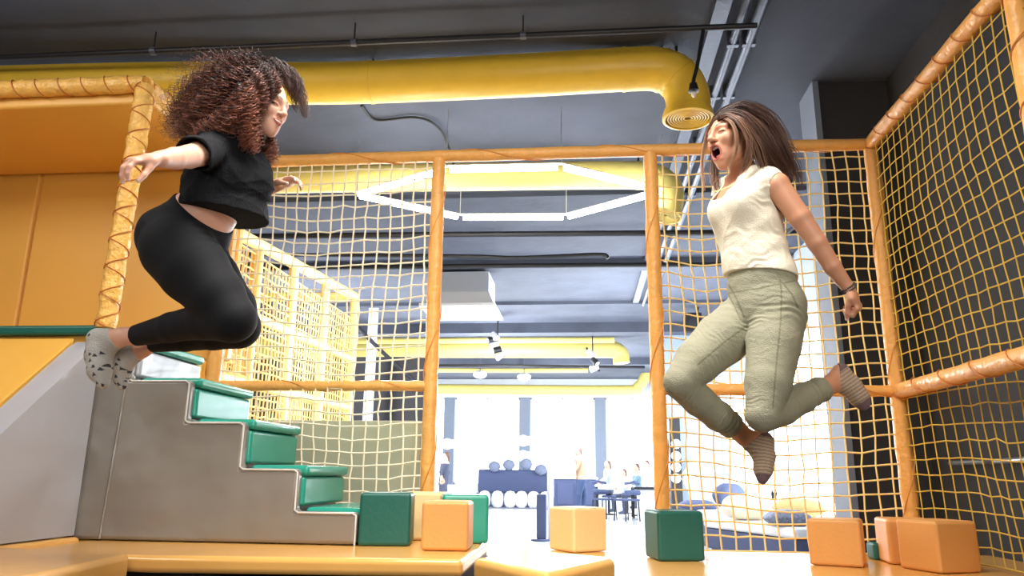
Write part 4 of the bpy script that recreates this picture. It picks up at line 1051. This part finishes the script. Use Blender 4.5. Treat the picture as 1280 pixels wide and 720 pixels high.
gr = [
 (230, g([(897,147,-.05,4),(912,139,-.06,6),(932,136,-.07,9),(958,152,-.07,12),(977,185,-.06,12),(993,220,-.03,7)]), 0,1,(0,.3), .0021),
 (230, g([(898,148,-.08,4),(912,142,-.10,5),(930,146,-.12,8),(950,168,-.13,11),(965,196,-.11,11),(984,222,-.06,8)]), 0,1,(.0,.42), .0021),
 (170, g([(896,146,.0,5),(910,138,.02,6),(932,135,.04,8),(960,152,.06,12),(982,190,.06,11),(998,228,.06,6)]), 0,1,(0,.3), .0020),
 (120, g([(900,148,-.09,3),(910,144,-.11,3),(924,152,-.15,4),(938,176,-.155,5),(936,200,-.135,5),(928,216,-.11,4)]), 0,1,(.25,.85), .0018),
 (110, g([(908,146,-.10,3),(926,152,-.15,5),(944,180,-.15,7),(952,203,-.13,7),(956,216,-.11,5)]), 0,1,(.15,.6), .0019),
 (40, g([(903,147,-.09,2),(914,153,-.13,2.5),(921,170,-.145,3),(918,196,-.13,3),(908,214,-.10,2)]), 0,1,(.5,1.), .0015),
 (50, g([(893,146,.02,3),(884,170,.07,3),(878,205,.08,3),(881,238,.07,2)]), 0,1,(.5,1.), .0013),
 (70, g([(897,150,.05,4),(893,190,.10,5),(893,222,.09,6),(899,245,.05,4)]), 0,1,(.2,.7), .0018),
 (70, g([(960,190,.05,8),(975,225,.10,8),(978,255,.10,7),(973,278,.09,6),(977,296,.09,4)]), .006,.04,(0,.4), .0018),
 (34, g([(945,160,.0,10),(983,192,.02,12),(998,215,.02,8),(1003,242,.02,5)]), .0,.03,(0,.4), .0012),
]
strands('hair_strands', womR, M_hairR, gr, 3)
# necklace on the chest
npts = [P(912,226,-.02)+F_*.06, P(908,238,-.04)+F_*.085, P(914,244,-.05)+F_*.085, P(926,236,-.08)+F_*.06, P(933,226,-.1)+F_*.03]
MB().tube(catmull(npts,6), .0009, 5).build('necklace', M_gold, womR)

# ------------------------------------------------------------------ the jumper on the left (faces right)
Y0 = 2.65; P = Pose(Y0)
womL = thing('person', tuple(P(230,300)), 'person with big curly auburn hair, black tee and leggings jumping above the foam stairs', 'person')
a = radians(30); F_ = np.array((cos(a),-sin(a),0)); S_ = np.array((sin(a),cos(a),0))           # S_ = her left, away from the camera
lean = unit(np.array((.36,-.1,.93))); Ff = unit(F_-lean*(F_@lean))
def st(px,py,dY,a_,b_,F=Ff,S=S_): return (P(px,py,dY), S, F, a_, b_)
pel = unit(np.array((.62,-.25,.74))); Fp = unit(F_-pel*(F_@pel))
trunkL = [st(222,306,0,.150,.118,Fp), st(248,282,0,.135,.100,Fp), st(262,262,0,.115,.083,Fp), st(278,232,0,.122,.092), st(290,204,0,.148,.102), st(294,184,0,.142,.064)]
hoL = P(330,134,-.03); Fh = unit((.94,-.24,-.24)); Lh = unit(np.cross((0,0,1),Fh)); Uh = np.cross(Fh,Lh); RhL = np.stack([Fh,Lh,Uh],1); scL = .97
armL = [P.j(264,188,-.15,17), P.j(250,192,-.26,15.5), P.j(236,196,-.36,14.5), P.j(218,198,-.46,13.5), P.j(200,199,-.55,10.5)]
armLf = [P.j(318,194,.13,15), P.j(306,246,.26,12.5), P.j(349,231,.17,7.5)]
nT = [P.j(222,312,-.075,44), P.j(243,338,-.085,42), P.j(270,370,-.095,35), P.j(291,398,-.10,28)]
nC = [P.j(291,400,-.10,27), P.j(258,401,-.06,23.5), P.j(215,409,-.01,18.5), P.j(170,419.5,.04,13.3)]
fT = [P.j(228,310,.09,42), P.j(260,350,.08,38), P.j(288,385,.08,31), P.j(299,406,.08,25)]
fC = [P.j(299,411,.08,24), P.j(268,416,.10,21), P.j(232,423,.13,16), P.j(190,430,.16,10.5)]
B = Solid(H)
B.add(Loft([(c,s,f,a_-.006,b_-.006) for c,s,f,a_,b_ in trunkL]), .02)
for y in (-.065,.065): B.add(Ell(P(292,216)+Ff*.08+S_*y, (.048,.048,.048)), .03)
for s in (-.055,.055): B.add(Ell(P(222,302)+S_*s, (.095,.090,.098)), .03)
B.add(Cone(P(297,188), hoL+RhL@np.array((-.022,0,-.05)), .052, .046), .03)
B.add(Cone(P(294,184), armL[0][0], .045, armL[0][1]), .03); B.add(Cone(P(294,184), armLf[0][0], .045, armLf[0][1]), .03)
limb(B, armL); limb(B, armLf)
for J in (nT,nC,fT,fC): limb(B, J, -.008)
nF = [P.j(152,421,.055,11.5), P.j(123,424,.10,12.5), P.j(124,443,.09,15.5), P.j(125,463,.07,13.5), P.j(129,478,.06,8)]
fF = [P.j(180,436,.17,9.5), P.j(160,441,.19,11.5), P.j(153,456,.19,12), P.j(151,470,.19,9.5), P.j(153,482,.18,5.5)]
limb(B, [nC[-1], nF[0]], -.002); limb(B, [fC[-1], fF[0]], -.002); limb(B, nF, -.003); limb(B, fF, -.003)
B.add(Cone(nF[0][0], nF[2][0], .030, .034), .02); B.add(Cone(fF[0][0], fF[2][0], .028, .03), .02)
head(B, hoL, RhL, scL, 'smile')
tipsL = []
hd = unit(P(156,202,-.62)-armL[-1][0])
hand(B, armL[-1][0], hd, (-.10,.35,-.95), (.0,-.92,-.35), .98, ((.5,.65,.4),(.55,.65,.4),(.6,.65,.4),(.65,.7,.4)), .30, (.5,.7,.6), .2, tipsL)
hdf = unit(P(366,224,.13)-armLf[-1][0])
hand(B, armLf[-1][0], hdf, (.2,.1,-1), (-.1,-1,0), .92, ((.1,.4,.4),(.3,.5,.5),(.45,.6,.5),(.6,.7,.5)), .08, (.4,.8,.3), .3, tipsL)
V, Fc = B.mesh(1)
def pickL(c):
    m = head_pick(c, hoL, RhL, scL, 'smile', dict(brow=2,lash=3,lip=1,mouth=5))
    for p, v, b in tipsL: m[(np.linalg.norm(c-(p+v*.006),axis=1) < .009) & (((c-p)@v) > -.002)] = 4
    return m
bodyL = mesh_obj('body', (V,Fc), [M_skinL,M_lip,M_brow,M_lid,M_nail,M_teeth], womL, pickL)
T = Solid(H)
off = [(.0,.0),(.03,.03),(.036,.034),(.030,.030),(.014,.020),(.012,.012)]
T.add(Loft([(P(280,292),S_,Ff,.165,.142)]+[(c,s,f,a_+o[0],b_+o[1]) for (c,s,f,a_,b_),o in zip([(P(277,262),S_,Ff,.128,.100)]+trunkL[3:], off[2:])]), .02)
for y in (-.065,.065): T.add(Ell(P(292,218)+Ff*.085+S_*y, (.056,.056,.06)), .05)
T.add(Cone(P(294,186), armL[0][0], .05, .066), .03); T.add(Cone(P(294,186), armLf[0][0], .05, .06), .03)
T.add(Cone(armL[0][0]+np.array((0,0,-.006)), P(241,192,-.33), .068, .064, capb=True), .02)
T.add(Cone(armLf[0][0], lerp(armLf[0][0],armLf[1][0],.55), .06, .056, capb=True), .02)
T.warp(folds(.006, 15, .09))
T.cut(Half(P(285,271), unit((-.06,0,-1.))))
T.shell(.006)
T.sub(Cone(P(297,186)+Ff*.03, P(312,160)+Ff*.03, .056, .066), .006)
T.sub(Cone(lerp(armL[0][0],armL[2][0],.7), armL[3][0], .058, .057), .004)
V, Fc = T.mesh(1); mesh_obj('black_tee', (V,Fc), M_tee, womL)
Lg = Solid(H)
Lg.add(Loft([(c,s,f,a_,b_) for c,s,f,a_,b_ in trunkL[:3]]), .02)
for s in (-.055,.055): Lg.add(Ell(P(222,302)+S_*s, (.103,.098,.106)), .04)
for J, cap in ((nT,0),(nC,1),(fT,0),(fC,1)): limb(Lg, J[:2], -.004, .03); limb(Lg, J, 0, .012, None, bool(cap))
Lg.warp(lambda p: -.0022*np.sin(((p-P(262,290))@unit((.6,-.2,-.5)))*170+.6*np.sin(p[...,1]*40))*np.exp(-(np.linalg.norm(p-P(258,296,-.1),axis=-1)/.07)**2))
Lg.cut(Half(P(262,271), unit(pel+np.array((.12,0,-.06))))); 
V, Fc = Lg.mesh(1); mesh_obj('leggings', (V,Fc), M_leg, womL)
def spots_pick(seed, J):
    R = np.random.default_rng(seed); pts = [lerp(J[i][0],J[i+1][0],R.uniform())+unit(R.normal(0,1,3))*J[i][1] for i in R.integers(1,len(J)-1,130)]
    keep = []
    for p in pts:
        if all(np.linalg.norm(p-k) > .022 for k in keep): keep.append(p)
    def f(c):
        m = np.zeros(len(c), int)
        for p in keep:
            q = c-p; x = np.abs(q@np.array((.9,-.3,.3))); z = q@np.array((-.2,.1,.97)); m[(np.linalg.norm(q,axis=1) < .02) & (z > -.006) & (x < .0085-.62*(z+.006)) & (z < .010)] = 1
        return m
    return f
sock(womL, nF, 'patterned_sock', spots_pick(1,nF), [M_sockG,M_sockD], .0005, Half(P(144,425,.06), unit((.83,0,.55))), (Cone(nF[0][0], nF[2][0], .032, .036),))
sock(womL, fF, 'patterned_sock', spots_pick(2,fF), [M_sockG,M_sockD], .0005, Half(P(171,439,.17), unit((.83,0,.4))), (Cone(fF[0][0], fF[2][0], .030, .032),))
# curly hair
C_ = Solid(.005); C_.add(Xf(Ell((-.03,0,.048),(.098,.086,.092)), hoL, RhL, scL), .02); C_.add(Cone(P(305,110), P(262,135), .085, .06), .05); C_.add(Cone(P(305,118,-.04), P(290,150,-.05), .07, .055), .04)
C_.add(Cone(P(262,135), P(236,155), .06, .03), .04); C_.add(Cone(P(322,150,-.03), P(326,182,.02), .04, .03), .03); C_.add(Cone(P(328,96,.02), P(352,98,.04), .045, .03), .03)
C_.sub(Xf(Ell((.098,0,-.035),(.055,.085,.085)), hoL, RhL, scL), .02)
C_.warp(folds(.012, 31, .04))
V, Fc = C_.mesh(1); mesh_obj('hair', (V,Fc), M_hairL, womL, None, np.random.default_rng(4).uniform(0,.2,len(V)))
gl = [
 (204, g([(332,82,0,8),(296,84,0,12),(258,106,0,15),(228,138,0,15),(212,166,0,11)]), .012,.046,(.05,.75), 0.0018),
 (255, g([(324,90,-.06,10),(290,102,-.09,15),(264,126,-.1,17),(242,152,-.08,15),(222,172,-.06,11)]), .013,.046,(.05,.75), 0.0018),
 (221, g([(326,98,-.09,10),(306,124,-.13,14),(288,148,-.14,15),(268,162,-.12,14),(246,172,-.1,10)]), .012,.042,(.35,1.), 0.0018),
 (204, g([(328,98,-.10,8),(318,130,-.135,10),(314,155,-.135,11),(312,172,-.12,11),(318,186,-.1,8)]), .011,.036,(.4,1.), 0.0017),
 (136, g([(334,150,.0,6),(334,172,.05,8),(338,190,.06,9),(330,212,.05,6)]), .012,.04,(.35,.9), 0.0017),
 (187, g([(322,78,.02,8),(346,82,.03,9),(366,96,.04,9),(376,120,.05,7),(382,146,.05,4)]), .005,.07,(0,.35), 0.0013),
 (136, g([(332,82,.05,8),(354,88,.08,8),(368,112,.1,8),(370,140,.1,5)]), .006,.06,(0,.3), 0.0013),
 (102, g([(326,82,-.05,7),(334,92,-.11,5),(340,108,-.12,4),(339,126,-.11,4)]), .008,.030,(.0,.5), 0.0015),
 (102, g([(318,88,-.09,6),(328,104,-.13,5),(331,124,-.13,5),(326,146,-.12,5)]), .010,.032,(.2,.8), 0.0016),
 (40, g([(336,86,-.07,3),(345,98,-.10,3),(348,112,-.10,3),(343,124,-.10,3)]), .008,.024,(.3,.8), 0.0012),
 (102, g([(314,84,0,14),(272,90,0,26),(240,110,0,30),(220,132,0,28)]), .011,.042,(.2,.8), .0014),
 (85, g([(326,80,0,16),(304,78,0,18),(282,88,0,22)]), .009,.04,(0,.5), 0.0012),
 (120, g([(326,80,-.03,7),(340,80,-.03,8),(352,90,-.02,8),(358,104,.0,6),(362,118,.03,5)]), .005,.05,(0,.35), .0014),
 (90, g([(322,82,-.06,6),(336,86,-.07,6),(346,98,-.07,5),(349,110,-.06,4)]), .006,.04,(0,.45), .0014),
]
strands('hair_strands', womL, M_hairL, gl, 6, pts=54)

# ------------------------------------------------------------------ people far down the hall
def far_person(label, Y, cloth, skin, hairc, legsm, joints, hlen=.25, desc=None):
    """joints: dict of pixel points (x, y, dY, radius px) for head, neck, hip, hands, knees, feet"""
    Pq = Pose(Y); j = lambda k: Pq.j(*joints[k])
    o = thing('person', tuple(Pq(*joints['hip'][:2])), label, 'person'); S = Solid(.014)
    hd, nk, hp = j('head'), j('neck'), j('hip')
    S.add(Ell(hd[0], (hd[1]*.82,hd[1]*.9,hd[1]*1.15)), .02); S.add(Cone(hd[0], nk[0], hd[1]*.5, hd[1]*.5), .02)
    S.add(Cone(nk[0]-np.array((0,0,.05)), hp[0], nk[1], hp[1], flat=((0,1,0),1.3)), .04)
    nl = 0
    for side in ('l','r'):
        if 'el'+side in joints: limb(S, [(nk[0]+np.array((0,-.14 if side=='l' else .14,-.06)), hd[1]*.45), j('el'+side), j('ha'+side)], 0, .03); S.add(Ell(j('ha'+side)[0], np.array((.045,.03,.05))), .02)
        if 'kn'+side in joints: limb(S, [(hp[0]+np.array((0,-.07 if side=='l' else .07,0)), hp[1]*.75), j('kn'+side), j('fo'+side)], 0, .03); e = j('fo'+side); S.add(Cone(e[0], e[0]+np.array((-.12,-.03,-.02)), .05, .04), .03)
    V, Fc = S.mesh(2); zn = nk[0][2]-.03; zh = hp[0][2]; hz = {k: j(k)[0] for k in joints}
    def pk(c):
        m = np.where(c[:,2] > zn, 0, np.where(c[:,2] > zh+.02, 1, 2)).astype(int)
        for s in 'lr':
            if 'ha'+s in hz: m[np.linalg.norm(c-hz['ha'+s],axis=1) < .12] = 0
        return m
    mesh_obj('body', (V,Fc), [skin,cloth,legsm], o, pk)
    h = Solid(.014); h.add(Ell(hd[0]+np.array((.02,.02,.03)), (hd[1]*.92,hd[1]*1.0,hd[1]*1.1)), .02); h.add(Cone(hd[0]+np.array((.05,.05,.02)), hd[0]+np.array((.08,.04,-hlen)), hd[1]*.7, hd[1]*.4), .03)
    h.sub(Ell(hd[0]+np.array((-.09,-.04,-.03)), (.09,.1,.12)), .01)
    mesh_obj('hair', h.mesh(2), hairc, o)
    return o
M_h1 = mat('far_brown_hair', srgb(96,70,60), .6, bump=.1); M_peach = mat('peach_jumper', srgb(168,138,112), .85, bump=.1); M_den = mat('blue_denim', srgb(66,84,120), .8, bump=.1)
M_teal = mat('teal_shirt', srgb(110,140,150), .85, bump=.1); M_wsh = mat('white_shirt', srgb(176,182,196), .85, bump=.1); M_slate = mat('slate_cloth', srgb(74,80,100), .85, bump=.1)
far_person('standing long-haired person in peach jumper and blue jeans far down the hall', 20.6, M_peach, M_skinL, M_h1, M_den,
  dict(head=(722,564.5,0,5.2), neck=(725,573,0,6.5), hip=(727,600,0,7), ell=(721,585,-.15,2.4), hal=(715,592,-.25,1.8), elr=(731,587,.15,2.4), har=(727,597,.2,1.8), knl=(724,618,-.05,3.6), fol=(723,639,0,2.4), knr=(730,618,.1,3.6), **{'for':(730,638,.1,2.4)}), .4)
def sitter(label, px, py, Y, cl, hair, sc=1., hl_=.12, face=-1):
    f = face; k = sc
    h = at(px+2*k, py+34*k, Y=Y); zt_ = h[2]-6.0*k*mpp(h)
    t = thing('stool', (h[0],Y,0), 'stool carrying the '+label.split(' seated')[0].split(' leaning')[0], 'stool', 'stools of the seated group')
    MB().lathe([(.02,zt_-.05),(.17,zt_-.05),(.18,zt_-.02),(.16,zt_),(.02,zt_)], (h[0],Y,0), 16).build('seat', M_navy_haze, t)
    MB().lathe([(.18,0),(.18,.02),(.03,.04),(.03,zt_-.05)], (h[0],Y,0), 16).build('pedestal', M_dark, t)
    return far_person(label, Y, cl, M_skinL, hair, M_slate, dict(head=(px,py,0,4.6*k), neck=(px+1*k,py+8*k,0,6.2*k), hip=(px+2*k,py+34*k,0,6.8*k),
      ell=(px+4*f*k,py+20*k,-.2,2.2*k), hal=(px+11*f*k,py+24*k,-.25,1.7*k), elr=(px+4*f*k,py+19*k,.2,2.2*k), har=(px+10*f*k,py+23*k,.25,1.7*k),
      knl=(px+16*f*k,py+36*k,-.08,3.4*k), fol=(px+15*f*k,py+58*k,-.05,2.3*k), knr=(px+15*f*k,py+36*k,.1,3.4*k), **{'for':(px+13*f*k,py+58*k,.1,2.3*k)}), hl_)
sitter('long-haired person in a white shirt seated at the table right of the standing visitor', 759, 581, 20.2, M_wsh, M_h1, .95, .25, -1)
sitter('person in a pale shirt leaning over the table in the middle of the seated group', 779, 591, 21.0, M_wsh, M_h1, .8, .1, -1)
sitter('person in a teal shirt seated at the right table with short hair', 795, 585, 19.9, M_teal, M_h1, .95, .05, -1)
sitter('person in white seated furthest right, half behind the padded post', 808, 581, 21.0, M_wsh, M_h1, .9, .2, -1)
far_person('person in dark clothes standing at the far left window pier', 21.4, M_slate, M_skinL, M_h1, M_slate,
  dict(head=(557,571,0,4.6), neck=(556,578,0,6), hip=(554,604,0,6), ell=(551,590,-.15,2.2), hal=(552,600,-.2,1.7), elr=(560,590,.15,2.2), har=(558,600,.2,1.7), knl=(552,618,-.05,3.2), fol=(552,634,0,2.2), knr=(556,618,.1,3.2), **{'for':(556,634,.1,2.2)}), .12)
# ================================================================= camera, light, view
cd = bpy.data.cameras.new('camera'); cam = bpy.data.objects.new('camera', cd); COL.objects.link(cam)
cd.sensor_width = 36; cd.lens = FPX*36/1280; cd.clip_start = .05; cd.clip_end = 200
M4 = np.eye(4); M4[:3,:3] = CM; M4[:3,3] = CAM; cam.matrix_world = Matrix(M4.tolist()); SC.camera = cam
w = bpy.data.worlds.new('sky'); SC.world = w; w.use_nodes = True
bg = w.node_tree.nodes['Background']; bg.inputs[0].default_value = (.93,.97,1,1); bg.inputs[1].default_value = 13
def area(name, loc, target, sx, sy, power, col=(1,1,1), portal=False, spread=180):
    l = bpy.data.lights.new(name, 'AREA'); l.shape = 'RECTANGLE'; l.size = sx; l.size_y = sy; l.energy = power; l.color = col
    if portal: l.cycles.is_portal = True
    o = bpy.data.objects.new(name, l); COL.objects.link(o); o.location = loc
    d = Vector(target)-Vector(loc); o.rotation_euler = d.to_track_quat('-Z','Y').to_euler(); l.spread = radians(spread); return o
area('window_daylight', (-3, YB+.35, 2.1), (-3, 0, 2.1), 12, 3.0, 0, portal=True)
area('window_daylight', (XRH+.3, 15.7, 1.5), (0, 15.7, 1.5), 13, 2.9, 0, portal=True)
# unseen point fills added to brighten the hall and its ceiling
def point(name, loc, power, col, r=.25):
    l = bpy.data.lights.new(name, 'POINT'); l.energy = power; l.color = col; l.shadow_soft_size = r
    o = bpy.data.objects.new(name, l); COL.objects.link(o); o.location = loc; return o
for x, y, z, p in ((-4.6,12.5,2.6,440), (.6,12.5,2.6,440), (-2,16,2.6,560), (-5,20,2.6,560), (0,20,2.6,560), (1.6,9.0,1.4,45)):
    point('hall_fill', (x, y, z), p, (.93,.96,1))
point('play_frame_fill', (-1.7,6.3,2.2), 110, (1,.95,.85))  # added fill without a fitting, brightens the yellow frame
# area fills added on the viewer's side to light the jumpers and tower
area('front_fill', (1.2, -2.7, 2.4), (-.6, 3.5, 1.3), 4.5, 2.2, 120, (1,.96,.90), spread=95)
area('overhead_fill', (-.3, 2.3, 3.95), (-.3, 2.5, 0), 1.8, 1.4, 140, (1,.96,.9), spread=140)
area('overhead_fill', (-4.2, 1.2, 3.9), (-3.0, 3.8, 1.4), 1.4, 1.2, 80, (1,.93,.84))
SC.view_settings.view_transform = 'Standard'; SC.view_settings.look = 'None'; SC.view_settings.gamma = 1; SC.view_settings.use_curve_mapping = False
SC.view_settings.exposure = -.12
SC.cycles.max_bounces = 8; SC.cycles.transparent_max_bounces = 16; SC.cycles.sample_clamp_indirect = 8
